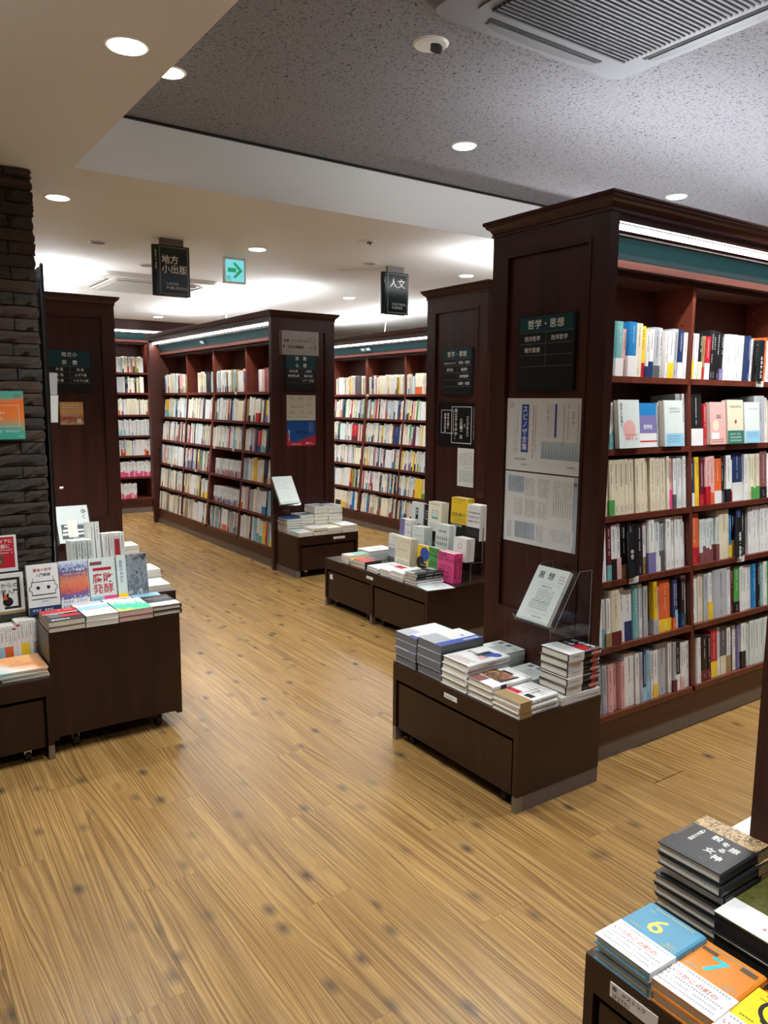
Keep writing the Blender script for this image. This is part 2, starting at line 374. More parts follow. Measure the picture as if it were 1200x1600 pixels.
# ------------------------------------------------------------------ bookcases
TH = math.atan(.115 / 1.31)
def front(z): return .155 if z >= 1.47 else .04 + max(0, z - .18) * .115 / 1.31
PINS = []
def make_case(label, o, uv, dv, length, divs, rows, W=.59, top=2.12, tall=False, lamps=True, inner=True, strip=True):
    U, D = Vector(uv), Vector(dv); O = Vector(o)
    P = lambda u, d, z: tuple(O + U * u + D * d + Vector((0, 0, z)))
    t = thing('bookcase', label, 'bookcase', o)
    BD = .335
    if not tall:
        # end panels
        for e, (ua, ub, s) in enumerate(((0, .045, -1), (length - .045, length, 1))):
            ep = MB().fb(P, ua + (.012 if s < 0 else 0), ub - (.012 if s > 0 else 0), 0, W, 0, 2.062, 'case_wood').build('end_panel', t)
            fu0, fu1 = (ua, ua + .012) if s < 0 else (ub - .012, ub)
            fm = MB()
            fm.fb(P, fu0, fu1, 0, .085, 0, 2.062, 'case_wood').fb(P, fu0, fu1, W - .085, W, 0, 2.062, 'case_wood')
            fm.fb(P, fu0, fu1, .085, W - .085, 1.975, 2.062, 'case_wood_across' if abs(D.y) else 'case_wood_along').fb(P, fu0, fu1, .085, W - .085, 0, .55, 'case_wood')
            fm.build('panel_frame', ep)
            mu0, mu1 = (fu0 - .004, fu0 + .008) if s < 0 else (fu1 - .008, fu1 + .004)
            mm = MB()
            for (a, b, c, d) in ((.08, .092, .545, 1.98), (W - .092, W - .08, .545, 1.98), (.092, W - .092, 1.968, 1.98), (.092, W - .092, .545, .557)):
                mm.fb(P, mu0, mu1, a, b, c, d, 'case_wood')
            mm.build('panel_moulding', ep)
        # cornice
        prof = [(0, 2.06), (.006, 2.06), (.006, 2.067), (.003, 2.069), (.005, 2.076), (.012, 2.087), (.022, 2.094), (.025, 2.099), (.025, 2.103), (.031, 2.105), (.034, 2.113), (.032, 2.12), (-.02, 2.12)]
        cm = MB(); rings = []
        for off, z in prof: rings.append([P(-off, -off, z), P(length + off, -off, z), P(length + off, W + off, z), P(-off, W + off, z)])
        V = [p for r in rings for p in r]; Fs = []
        for i in range(len(rings) - 1):
            for k in range(4): Fs.append((i * 4 + k, i * 4 + (k + 1) % 4, (i + 1) * 4 + (k + 1) % 4, (i + 1) * 4 + k))
        cm.add(V, Fs, 'case_wood_along' if abs(U.x) else 'case_wood_across').build('cornice', t)
        MB().fb(P, .045, length - .045, .012, .03, 2.034, 2.064, 'case_wood_along' if abs(U.x) else 'case_wood_across').build('valance', t)
        MB().fb(P, .02, length - .02, .02, W - .02, 2.05, 2.06, 'case_wood').build('top_panel', t)
        if lamps:
            n = max(1, int(length / 1.3))
            for i in range(n):
                a = .12 + i * (length - .24) / n
                MB().fb(P, a, a + (length - .24) / n - .08, W / 2 - .03, W / 2 + .03, 2.062, 2.085, 'uplight_tube').build('cornice_lamp', t)
        zz = 0
    else:
        MB().fb(P, 0, length, 0, .03, 2.24, CEIL - .001, 'case_wood_along').build('cornice', t)
        MB().fb(P, 0, .03, 0, W, 0, 2.24, 'case_wood').build('end_panel', t); MB().fb(P, length - .03, length, 0, W, 0, 2.24, 'case_wood').build('end_panel', t)
        zz = .2
    if not inner:
        MB().fb(P, .045, length - .045, .04, W - .01, 0, 2.04, 'case_wood').build('body', t)
        return t, P
    al = 'case_wood_along' if abs(U.x) else 'case_wood_across'
    if strip:
        sl = MB().fb(P, .047, length - .047, .04, .06, 2.02 + zz, 2.033 + zz, 'strip_glow').build('strip_light', t)
        MB().fb(P, .045, length - .045, .0615, .07, 2.0195 + zz, 2.04 + zz, al).build('strip_light_blocker', t)  # board added behind the strip to keep its light off the rail
        la = bpy.data.lights.new('strip_beam', 'AREA'); la.shape = 'RECTANGLE'; la.size = length - .1; la.size_y = .018; la.energy = SHELF_W * length / 3.0; la.color = STRIP_COL; la.spread = math.radians(150)
        lo = bpy.data.objects.new('strip_beam', la); COL.objects.link(lo); lo.parent = t
        zdir = (D * .10 + Vector((0, 0, 1))).normalized(); xdir = U; ydir = zdir.cross(xdir)
        lm_ = Matrix((xdir, ydir, zdir)).transposed().to_4x4(); lm_.translation = Vector(P(length / 2, .05, 2.0185 + zz)) - O
        lo.matrix_local = lm_
    MB().fb(P, .045, length - .045, .085, .1, 2.01 + zz, 2.045 + zz, al).build('lamp_rail', t)
    MB().prism([P(.045, .095, 2.008 + zz), P(.045, .15, 1.94 + zz), P(.045, .165, 1.94 + zz), P(.045, .11, 2.008 + zz)],
               [P(length - .045, .095, 2.008 + zz), P(length - .045, .15, 1.94 + zz), P(length - .045, .165, 1.94 + zz), P(length - .045, .11, 2.008 + zz)], 'teal_band').build('teal_panel', t)
    MB().fb(P, .045, length - .045, .118, .2, 1.905 + zz, 1.932 + zz, al).build('ledge', t)
    MB().fb(P, .045, length - .045, .155, BD, 1.882 + zz, 1.904 + zz, al).build('top_board', t)
    MB().fb(P, .045, length - .045, BD, BD + .012, .05, 1.9 + zz, 'case_wood').build('back_board', t)
    MB().fb(P, .045, length - .045, W - .02, W - .005, 0, 2.04 + zz, 'case_wood').build('rear_panel', t)
    zb = rows[-1]; al2 = al
    fd = front(0) if not tall else .05
    MB().fb(P, .045, length - .045, fd, fd + .02, .067, zb - .022, al2).build('fascia', t)
    MB().fb(P, .045, length - .045, fd + .003, fd + .02, 0, .067, 'kick_metal').build('kickboard', t)
    edges = [.045] + [d for d, w in divs] + [length - .045]
    for d, w in divs:
        if tall: pts = [(.05, 0), (.05, 1.88 + zz), (BD, 1.88 + zz), (BD, 0)]
        else: pts = [(.042, .184), (.155, 1.49), (.155, 1.882), (BD, 1.882), (BD, 0), (.062, 0), (.062, .184)]
        MB().prism([P(d - w / 2, a, b) for a, b in pts], [P(d + w / 2, a, b) for a, b in pts], 'shelf_wood').build('divider', t); PINS.append((t, P, d - w / 2))
    hw = {round(d, 4): w / 2 for d, w in divs}
    for bi in range(len(edges) - 1):
        u0 = edges[bi] + hw.get(round(edges[bi], 4), 0); u1 = edges[bi + 1] - hw.get(round(edges[bi + 1], 4), 0)
        rr = rows[bi] if isinstance(rows[0], (list, tuple)) else rows
        for ri, z in enumerate(rr):
            fdz = front(z) if not tall else .05; a = 0 if (ri == 0 or tall) else TH
            db = BD; dz = (db - fdz) * math.tan(a)
            s = [(fdz - .003, z), (db, z - dz), (db, z - dz - .022), (fdz - .003, z - .024)]
            MB().prism([P(u0, p, q) for p, q in s], [P(u1, p, q) for p, q in s], 'shelf_wood').build('shelf', t)
    return t, P
emit('uplight_tube', UP_COL, UP_E)
emit('strip_glow', STRIP_COL, STRIP_E)

M1R = [1.507, 1.224, .964, .71, .451, .182]
L1R = [1.482, 1.218, .957, .694, .426, .17]
L1R4 = [1.534, 1.217, .958, .694, .426, .17]
m1, P_M1 = make_case('tall front bookcase with philosophy sign on its broad dark end panel', (2.211, 1.82, 0), (1, 0, 0), (0, 1, 0), 3.0, [(.739, .02), (1.46, .03), (2.2, .02)], M1R)
l1, P_L1 = make_case('religion and psychology bookcase across the aisle with blue and red poster on its end', (2.84, 5.68, 0), (0, 1, 0), (1, 0, 0), 3.08,
                     [(.82, .02), (1.57, .045), (2.295, .02)], L1R)
bk, P_B = make_case('long bookcase behind the hanging cultural science sign, full of pale books', (4.67, 5.78, 0), (0, 1, 0), (1, 0, 0), 2.98,
                    [(.78, .02), (1.507, .045), (2.215, .02)], L1R)
fa, P_F = make_case('ceiling-high bookcase on the back wall at the far end of the aisle', (1.62, 9.54, 0), (1, 0, 0), (0, 1, 0), 3.0, [(.76, .03), (1.495, .03), (2.2, .03)],
                    [1.733, 1.489, 1.221, .965, .718, .454, .184], W=.5, tall=True)
m2, P_M2 = make_case('bookcase end with black poster and philosophy sign, standing behind the front bookcase', (3.19, 3.51, 0), (1, 0, 0), (0, 1, 0), 3.0, [(.74, .02), (1.46, .03)], M1R)
l2, P_L2 = make_case('bookcase end panel beside the brick pillar with local publishing sign', (1.615, 5.70, 0), (0, 1, 0), (-1, 0, 0), 3.3, [], L1R, inner=False)
m0, P_M0 = make_case('dark bookcase edge cut off by the frame beside black stacked books', (1.54, .815, 0), (1, 0, 0), (0, -1, 0), 3.0, [], M1R, inner=False)

make_case('unseen bookcase added left of the viewpoint for its ceiling uplight', (-.6, -1.6, 0), (0, 1, 0), (-1, 0, 0), 4.0, [], L1R, inner=False)  # unseen case, added so its cornice lamps brighten the near ceiling
for t_, P_, u_ in PINS:
    if t_ not in (m1, bk): continue
    hm = MB(); hv = Vector(P_(0, 1, 0)) - Vector(P_(0, 0, 0))
    for dd in (.2, .3):
        for k in range(5):
            c_ = Vector(P_(u_ - .0006, dd, 1.62 + k * .055))
            hm.quad([c_ + hv * (.0035 * math.cos(a_ * .785)) + Vector((0, 0, .0035 * math.sin(a_ * .785))) for a_ in range(8)], 'chrome')
    tag(hm.build('shelf_pin_holes', t_), kind='stuff')
# ------------------------------------------------------------------ display tables
def make_table(label, o, uv, dv, width, depth, zt=.333, drawers=1, plinth=True, plain_front=False, tagpos=None, group=None):
    U, D, O = Vector(uv), Vector(dv), Vector(o)
    P = lambda u, d, z: tuple(O + U * u + D * d + Vector((0, 0, z)))
    t = thing('display_table', label, 'display table', o, group)
    MB().fb(P, 0, width, 0, depth, zt - .012, zt, 'table_top_wood').build('table_top', t)
    for a in (0, width - .022): MB().fb(P, a, a + .022, 0, depth, .058, zt - .0125, 'table_wood').build('side_panel', t)
    MB().fb(P, .022, width - .022, depth - .02, depth, .058, zt - .0125, 'table_wood').build('back_panel', t)
    if plain_front:
        MB().fb(P, .022, width - .022, 0, .02, .07, zt - .0125, 'table_wood').build('front_panel', t)
    else:
        MB().fb(P, .022, width - .022, 0, .02, zt - .072, zt - .0125, 'table_wood').build('top_rail', t)
        dw = (width - .044 - .03 * (drawers - 1)) / drawers
        for i in range(drawers):
            a = .022 + i * (dw + .03)
            df = MB().fb(P, a + .012, a + dw - .012, .006, .024, .055, zt - .086, 'table_wood').build('drawer_front', t)
            MB().fb(P, a, a + dw, .03, .045, .06, zt - .0725, 'gap_shade').build('drawer_shade_board', t)  # near-black board paints the shade inside the drawer opening
            if i: MB().fb(P, a - .03, a, 0, .03, .058, zt - .0725, 'table_wood').build('stile', t)
            for b in (a + .07, a + dw - .07):
                c = MB(); q = P(b, .05, .022); c.cyl((q[0] - (.01 if abs(U.x) else 0), q[1] - (.01 if abs(U.y) else 0), q[2]), .022, .02, 'rubber', 14, axis=0 if abs(U.x) else 1)
                w_ = c.build('caster', t); MB().fb(P, b - .013, b + .013, .035, .065, .03, .056, 'chrome').build('fork', w_)
    if plinth:
        for a in ([0] + [.022 + i * (dw + .03) - .03 for i in range(1, drawers)] + [width - .022]):
            MB().fb(P, a, a + .022, .0, .03, 0, .0575, 'foot_metal').build('foot', t)
        for a in (.001, width - .014): MB().fb(P, a, a + .013, .03, depth, .0, .0575, 'kick_metal').build('kick_strip', t)
    else:
        for b in (.09, width - .09):
            for d in (.06, depth - .06):
                c = MB(); q = P(b, d, .03); c.cyl((q[0] - (.011 if abs(U.x) else 0), q[1] - (.011 if abs(U.y) else 0), .03), .03, .022, 'rubber', 18, axis=0 if abs(U.x) else 1)
                w_ = c.build('caster', t); MB().fb(P, b - .014, b + .014, d - .018, d + .018, .035, .07, 'chrome').build('fork', w_)
    if tagpos:
        g = MB(); u0, w, h, txt = tagpos
        zc = zt - .035
        g.fb(P, u0, u0 + w, -.002, 0, zc - h / 2, zc + h / 2, 'plastic_white')
        if txt:
            for k, s in enumerate(txt):
                g.text(s, P(u0 + w * .05, -.0026, zc + h * (.08 if k == 0 else -.42)), U, (0, 0, 1), h * (.36 if k == 0 else .44), 'ink_black')
        else: g.marks(P(u0 + w * .1, -.0026, zc - h * .3), U, (0, 0, 1), h * .5, int(w / h * 1.4), 'ink_grey', vert=False)
        g.build('shelf_label', t)
    return t
make_table('low display table in front of the tall front bookcase end panel', (1.786, 2.489, 0), (0, -1, 0), (1, 0, 0), .73, .42, .337, tagpos=(.335, .075, .018, None))
T2_ = make_table('wide two-drawer display table with pink and green books standing on it', (2.639, 4.499, 0), (0, -1, 0), (1, 0, 0), 1.148, .545, .333, drawers=2, tagpos=(.52, .075, .018, None))
make_table('small display table below the end panel with the blue and red poster', (2.858, 5.298, 0), (1, 0, 0), (0, 1, 0), .57, .378, .333, tagpos=(.33, .11, .02, None))
make_table('taller plain display table on casters beside the brick pillar', (.58, 3.11, 0), (1, 0, 0), (0, 1, 0), .524, .55, .5, plinth=False, plain_front=True)
make_table('low drawer table left of the taller plain table, holding orange leaflets', (-.02, 3.075, 0), (1, 0, 0), (0, 1, 0), .595, .57, .333)
make_table('low table behind the taller plain table, carrying white paperbacks', (.9, 4.16, 0), (1, 0, 0), (0, 1, 0), .56, .8, .333)
make_table('low table against the end panel with the local publishing sign', (1.03, 5.26, 0), (1, 0, 0), (0, 1, 0), .595, .43, .333)
make_table('dark table in the near corner holding blue and orange numbered books', (1.114, .894, 0), (0, -1, 0), (1, 0, 0), .73, .42, .333, tagpos=(.062, .105, .03, ('棚：3Fストック', '3FST01')))
make_table('low table along the aisle behind the black stacked books', (2.15, .93, 0), (-1, 0, 0), (0, -1, 0), .6, .112, .333, plain_front=True)

MB().box(2.6435, 2.6448, 4.405, 4.44, .195, .228, 'plastic_white').build('sticker', T2_)
# ------------------------------------------------------------------ books
EPS = .00035
def make_book(name, label, w, h, t, col, spine=None, hard=False, band=None, pages='pages', prints=(), group=None, cat='book'):
    """lies flat: x 0..w with the spine at x=w, y 0 (foot)..h, z 0..t with the front cover on top"""
    spine = spine or col; c = .0026 if hard else .0009; ins = .0035 if hard else .0008
    b = MB()
    b.box(0, w - c, 0, h, t - c, t, pm(col).name).box(0, w - c, 0, h, 0, c, pm(col if len(col) == 1 else spine).name)
    if hard:   # rounded back
        k = .004; pts = [(w - c, 0), (w + k * .55, t * .12), (w + k, t * .5), (w + k * .55, t * .88), (w - c, t)]
        b.prism([(x, 0, z) for x, z in pts], [(x, h, z) for x, z in pts], pm(spine).name); sx = w + k
    else: b.box(w - c, w, 0, h, 0, t, pm(spine).name); sx = w
    for qi, q in enumerate(prints):
        k = q[0]; EPS = .0003 + qi * .00004
        if k == 'q':      # front cover block, fractions of the cover
            _, x0, y0, x1, y1, cc = q
            b.quad([(x0 * w, y0 * h, t + EPS), (x1 * w, y0 * h, t + EPS), (x1 * w, y1 * h, t + EPS), (x0 * w, y1 * h, t + EPS)], cc if len(cc) > 1 else pm(cc).name)
        elif k == 'o':    # disc or ring
            _, cx, cy, r, cc = q[:5]; n = 20
            b.quad([(cx * w + r * w * math.cos(6.2832 * i / n), cy * h + r * w * math.sin(6.2832 * i / n), t + EPS) for i in range(n)], cc if len(cc) > 1 else pm(cc).name)
        elif k == 't':
            _, s, x, y, size, cc = q[:6]
            b.text(s, (x * w, y * h, t + EPS), (1, 0, 0), (0, 1, 0), size * w, cc, vert=len(q) > 6 and q[6] == 'v')
        elif k == 'm':    # lines of fine print
            _, x, y, size, n, rows, cc = q[:7]
            for r_ in range(rows): b.marks((x * w, y * h - r_ * size * w * 1.7, t + EPS), (1, 0, 0), (0, 1, 0), size * w, n, cc, vert=False)
        elif k == 's':    # block on the spine, fraction of height
            _, y0, y1, cc = q
            b.quad([(sx + EPS, y0 * h, .0006), (sx + EPS, y0 * h, t - .0006), (sx + EPS, y1 * h, t - .0006), (sx + EPS, y1 * h, .0006)], cc if len(cc) > 1 else pm(cc).name)
        elif k == 'st':
            _, s, y, size, cc = q
            b.text(s, (sx + EPS + .0003, y * h, t / 2 + size * .5), (0, 0, -1), (0, 1, 0), size, cc, vert=True)
        elif k == 'sm':
            _, y, size, n, cc = q
            b.marks((sx + EPS + .0003, y * h, t / 2 + size * .5), (0, 0, -1), (0, 1, 0), size, n, cc)
    o = tag(b.build(name), label, cat, group)
    MB().box(ins if hard else .0008, w - c, ins, h - ins, c, t - c, pages).build('pages', o)
    if band:
        bc, fr = band[:2]; e = .0003; bb = MB(); H = h * fr; k = pm(bc).name
        e = .0003; bb.box(0, sx + e, 0, H, t, t + .0012, k).box(0, sx + e, 0, H, -e * 1.2, 0, k).box(sx, sx + e * 2, 0, H, -e, t + .0012, k)
        if len(band) > 2:
            for s, x, y, size, ink in band[2]:
                if s == '#': bb.marks((x * w, y * h, t + .0015), (1, 0, 0), (0, 1, 0), size * w, int((.95 - x) / size), ink, vert=False)
                else: bb.text(s, (x * w, y * h, t + .0015), (1, 0, 0), (0, 1, 0), size * w, ink)
            bb.marks((sx + e * 4, H * .85, t * .5 + t * .2), (0, 0, -1), (0, 1, 0), min(.006, t * .4), max(2, int(H * .7 / (min(.006, t * .4) * 1.2))), band[2][0][4])
        bb.build('paper_band', o)
    return o
FLAT_X = ((0, -1, 0), (1, 0, 0), (0, 0, 1))      # foot towards -x, spine towards -y
FLAT_Y = ((1, 0, 0), (0, 1, 0), (0, 0, 1))       # foot towards -y, spine towards +x
def stack(proto, n, x, y, z, ax, where, desc, jit=.004, rz=0):
    """proto becomes the topmost book; copies go below it. (x, y): corner where local origin goes"""
    t = proto['t']
    for i in range(n):
        o = proto if i == 0 else copy_tree(proto)
        k = n - 1 - i
        a = math.radians(rz + random.uniform(-1.2, 1.2)); R_ = Matrix.Rotation(a, 3, 'Z')
        X, Y, Z = [R_ @ Vector(v) for v in ax]
        axes(o, (x + random.uniform(-jit, jit), y + random.uniform(-jit, jit), z + .0006 + k * (t + .0011)), X, Y, Z)
        if n > 1:
            pos = 'topmost' if i == 0 else ('bottom' if i == n - 1 else ORD[i] + ' down')
            o['label'] = '%s, %s in stack %s' % (desc, pos, where)
        else: o['label'] = '%s %s' % (desc, where)
    return proto
def bk_(name, w, h, t, col, **k):
    o = make_book(name, 'book', w, h, t, col, **k); o['t'] = t; return o
def stand(o, origin, face, lean=0.0, yaw=0.0):
    """cover-out: face is the horizontal direction the cover looks in"""
    f = Matrix.Rotation(yaw, 3, 'Z') @ Vector(face).normalized(); x = Vector((0, 0, 1)).cross(f)
    y = (Vector((0, 0, 1)) * math.cos(lean) - f * math.sin(lean)); z = x.cross(y)
    return axes(o, origin, x, y, z)
def spine_out(o, origin, look, lean=0.0, roll=0.0):
    """spine faces direction look; origin is the lower corner at the fore edge of the shelf front"""
    l = Vector(look).normalized()
    y = Vector((0, 0, 1)) * math.cos(lean) - l * math.sin(lean)
    x = l * math.cos(lean) + Vector((0, 0, 1)) * math.sin(lean)
    if roll: R_ = Matrix.Rotation(roll, 3, l); x, y = R_ @ x, R_ @ y
    z = x.cross(y)
    w = o['w']
    return axes(o, Vector(origin) - x * w, x, y, z)

INKS = {'W': 'ink_black', 'C': 'ink_brown', 'P': 'ink_black', 'Y': 'ink_black', 'S': 'ink_black', 'L': 'ink_black', 'T': 'ink_white', 'I': 'ink_black', 'J': 'ink_black', 'A': 'ink_black'}
rb = random.Random(5)
def shelf_row(spec, P, U, look, u0, u1, z, d_front, lean, rowname, casename, first_dir, group, zscale=1.0, fill=True, extra=None):
    """spec: tokens like 'WR3' (cover white, foot red, weight 3), '*key' = cover-out book built by extra[key]"""
    toks = spec.split(); ws = []
    for t in toks:
        if t[0] == '*': ws.append(extra[t[1:]][0])
        else: ws.append(float(t.rstrip('abcdefgh')[len(t.rstrip('abcdefgh').rstrip('0123456789.')):] or 1))
    fixed = sum(w for t, w in zip(toks, ws) if t[0] == '*'); rel = sum(w for t, w in zip(toks, ws) if t[0] != '*')
    span = u1 - u0 - .004 - fixed
    unit = span / max(rel, 1)
    if not fill: unit = min(unit, .0085)
    u = u0 + .002; n = 0
    for t, w in zip(toks, ws):
        n += 1
        if t[0] == '*':
            fn = extra[t[1:]]; o = fn[1](); ww = fn[0]
            dd = d_front + rb.uniform(.004, .016)
            stand(o, P(u + .002 if look[1] else u + ww - .002, dd, z + .0008), look, lean + .02)
            u += ww; continue
        hcode = t[-1] if t[-1] in 'abcdefgh' else 'd'
        cols = t.rstrip('abcdefgh').rstrip('0123456789.')
        th = unit * w - .0008
        h = min(.222, (.163 + 'abcdefgh'.index(hcode) * .0095 + rb.uniform(-.002, .002)) * zscale)
        dep = rb.uniform(.118, .142) if th < .035 else .148
        c0 = cols[0]; c1 = cols[1] if len(cols) > 1 else None
        size = max(.0032, min(.0085, th * .55)); ink = INKS.get(c0, 'ink_white')
        pr = [('sm', .93, size, int(h * rb.uniform(.34, .62) / (size * 1.12)), ink), ('sm', .17, size * .7, 4, ink)] if not (c1 and 0) else []
        fr = rb.choice((.24, .28, .33, .38))
        if len(cols) > 2: fr = {'1': .2}.get(cols[2], .5)
        o = make_book('book', 'x', dep, h, th, c0, hard=(th > .012 and rb.random() < .5), prints=pr, band=(c1, fr) if c1 else None, group=group)
        o['w'] = dep + .004; o['label'] = '%s book%s, %s from %s, row %s of %s' % (CN[c0], (' with %s foot' % CN[c1]) if c1 else '', ORD[n - 1], first_dir, rowname, casename)
        d = d_front + rb.uniform(.003, .014) + (.012 if rb.random() < .12 else 0)
        # local z axis of a spine-out book points to x.cross(y)
        l = Vector(look); zd = l.cross(Vector((0, 0, 1)))
        uu = u if zd.dot(U) > 0 else u + th
        spine_out(o, P(uu, d, z + .0008 - (d - d_front) * math.tan(lean)), look, lean)
        u += unit * w
FO = {}
def fo(w, key, h, t, col, prints, label, band=None, hard=False):
    FO[key] = (w + .004, lambda: make_book('book', label, w, h, t, col, prints=prints, band=band, hard=hard, group='books on the front bookcase shelves'))
fo(.128, 'lang', .19, .022, 'J', [('t', '哲学の言葉を', .08, .93, .12, 'ink_grey', 'v'), ('o', .5, .38, .3, 'P'), ('m', .3, .25, .07, 8, 2, 'ink_red')], 'white cover-out book with a pink blot on row two of the front bookcase')
fo(.12, 'bluew', .178, .02, 'W', [('q', 0, .72, 1, 1, 'B'), ('q', 0, .32, 1, .72, 'V'), ('t', '哲学史', .3, .42, .16, 'ink_white'), ('q', 0, .12, 1, .15, 'R')], 'cover-out book in blue, lilac and white on row two of the front bookcase')
fo(.13, 'sky1', .19, .024, 'J', [('q', .1, 0, 1, .28, 'S'), ('m', .3, .8, .06, 9, 2, 'ink_grey'), ('m', .2, .2, .05, 12, 3, 'ink_blue'), ('q', 0, 0, .05, 1, 'L')], 'silver cover-out book with sky-blue foot in first bay, row two, front bookcase')
fo(.12, 'pinkp', .185, .02, 'P', [('o', .35, .45, .2, 'C'), ('t', '恋愛', .4, .62, .16, 'ink_brown'), ('q', .08, .12, .55, .28, 'W'), ('m', .1, .1, .05, 14, 2, 'ink_brown')], 'pink patterned cover-out book on row two of the front bookcase')
fo(.125, 'beige', .195, .026, 'C', [('q', 0, 0, 1, .3, 'D'), ('m', .15, .82, .09, 8, 1, 'ink_brown'), ('o', .5, .5, .07, 'X'), ('m', .12, .2, .07, 10, 3, 'ink_white')], 'beige cover-out book with green foot on row two of the front bookcase')
fo(.13, 'sky2', .186, .024, 'J', [('q', .08, 0, 1, .3, 'S'), ('m', .3, .82, .06, 9, 1, 'ink_grey'), ('m', .2, .22, .05, 12, 2, 'ink_blue'), ('q', 0, 0, .05, 1, 'L')], 'silver cover-out book with sky-blue foot in second bay, row two, front bookcase')
U1 = Vector((1, 0, 0)); LK = (0, -1, 0)
B1, B2 = (.047, .728), (.75, 1.44)
ROWS1 = [
 ('TC1.2f TW2.4f P1.4c BW3f C2f YR1.6e WN1.2c WN1.4d LG2.5e W1.2e W1.3d WY2d L2e NW1.6e W1.4d', 'WY1.6d W1.6d KC1.6d AR1.4c RW2c K1.6f K1.6f K1.6f KV1.6e W2e W1.7e W1.7e W1.7e W1.7e W1.7e N2e W1.7d K3c NV1.6d O1.6e W2d C1.5d K2d'),
 ('WT1.5c WT1.5c WT1.5c *lang *bluew G1.5c L2c *sky1 L3.4h W1.8h', 'KW4.5g R1c *pinkp *beige *sky2 L4g W2f C2e'),
 ('C2.4g CE2.4g C2.4g C2.4g C2.4g C2.4g C2.4g C3g C2.6g C2.6g C2.6g C2.6g I1.6g PH2f WG1.4f J2f W2g W2g', 'NW1.8e Y1.8f MR1.8e PR1.8f PO2f OW3e KG1.6f WK2f WR1.6d NW4h W1.6f C1.2f IE1.4f CE1.4f CE1.4f XK3g W2f L2f'),
 ('W2.6g MT1.6g WK2g WP1.8g KA2.4g KV2.6g K3.6f WA1.6f WV3g JW2.4g LG2g W2g W2g W2g W2g W1.6d', 'OR3.2g JX1.3d JX1.3d JX1.3d JX1.3d JX1.3d JX1.3d C5h BY1.2e KY1.2e N2g K3.6f W1.7g W1.7g W1.7g W1.7g W1.7g W1.7g W2f'),
 ('W1.8d WT1.4d WA2d CM4g W2g WN3f T2.6h W1.6g L1.8f KL2g YL1.8g P1d OY5.5g NO1.4f NS1.2f RS1.4f KN1.6f WE2g', 'W2.2f C1.8f L1.6f WY1.6f L5.5g W1.6g M1f EK2f W1.4f W1.6f W1.8f B1.6f K1.6f T1.6f W1.6f E1.6f M2f'),
 ('L2d L2d L2d P2.4d P2.4d P2d W4g W1.6f L1.6f NS1.6f S1.8f W1.4e WY1.8e L4.6h W1.6g LM1.6f KW1.8f WP1.6e W1.6e W1.4e', 'L1.2e W1.8e KM3e KM1.2e RY2.6g W1.6g GC2.4g WA1.6f K1.2e W1.6f V1.2f WK2f J2f J2f J2f J2f J2f J2f J2f'),
]
HID = []
for ri, (a, b) in enumerate(ROWS1):
    z = M1R[ri]; ln_ = 0 if ri == 0 else TH
    us = 2.256 * (1.82 + front(z) + .008) / 1.82 - 2.211 - .012
    HID.append((ri, us - .004))
    for spec, (u0, u1), bn in ((a, (us, .728), 'first'), (b, B2, 'second')):
        shelf_row(spec, P_M1, U1, LK, u0, u1, z, front(z), ln_, NUM[ri], 'front bookcase\'s %s bay' % bn, 'left', 'books on the front bookcase shelves', zscale=1.0, extra=FO)
# black lettered index plates between the books
def index_plate(txt, u, z, lean, size, label):
    t = MB(); w, h = .036, .185
    t.box(0, w, 0, .012, 0, h, 'sign_board'); t.text(txt, (w * .5 - size * .5, -.0006, h * .62), (1, 0, 0), (0, 0, 1), size, 'letter_white', vert=True)
    o = tag(t.build('index_plate'), label, 'divider plate', 'black index plates between books')
    p = P_M1(u, front(z) - .012, z + .001); o.location = p; o.rotation_euler = (-lean, 0, 0)
index_plate('ルネサンス', 1.25, M1R[0], 0, .02, 'black divider plate lettered Renaissance in white, top row of front bookcase')
index_plate('中世', .305, M1R[3], TH, .02, 'black divider plate for medieval books on row four of front bookcase')
index_plate('近世・合理論', 1.075, M1R[3], TH, .02, 'black divider plate for early modern rationalism, row four, second bay')
def price_tag(P, u, z, face, label, w=.04):
    b = MB(); b.box(0, w, -.001, 0, -.014, .012, 'plastic_white'); b.marks((.003, -.0016, -.004), (1, 0, 0), (0, 0, 1), .007, int(w / .009), 'ink_grey', vert=False)
    b.marks((.003, -.0016, -.012), (1, 0, 0), (0, 0, 1), .006, int(w / .009), 'ink_grey', vert=False)
    o = tag(b.build('shelf_tag'), label, 'label', 'white tags clipped to shelf edges')
    o.location = P(u, front(z) - .0045, z - .010)
    if face == 'x': o.rotation_euler = (0, 0, -math.pi / 2); 
price_tag(P_M1, 1.25, M1R[0], 'y', 'white barcode tag on the top shelf edge below the Renaissance plate', .06)
price_tag(P_M1, .31, M1R[3], 'y', 'white barcode tag on the shelf edge below the medieval plate', .06)
price_tag(P_M1, 1.08, M1R[3], 'y', 'white barcode tag on the shelf edge below the rationalism plate', .06)
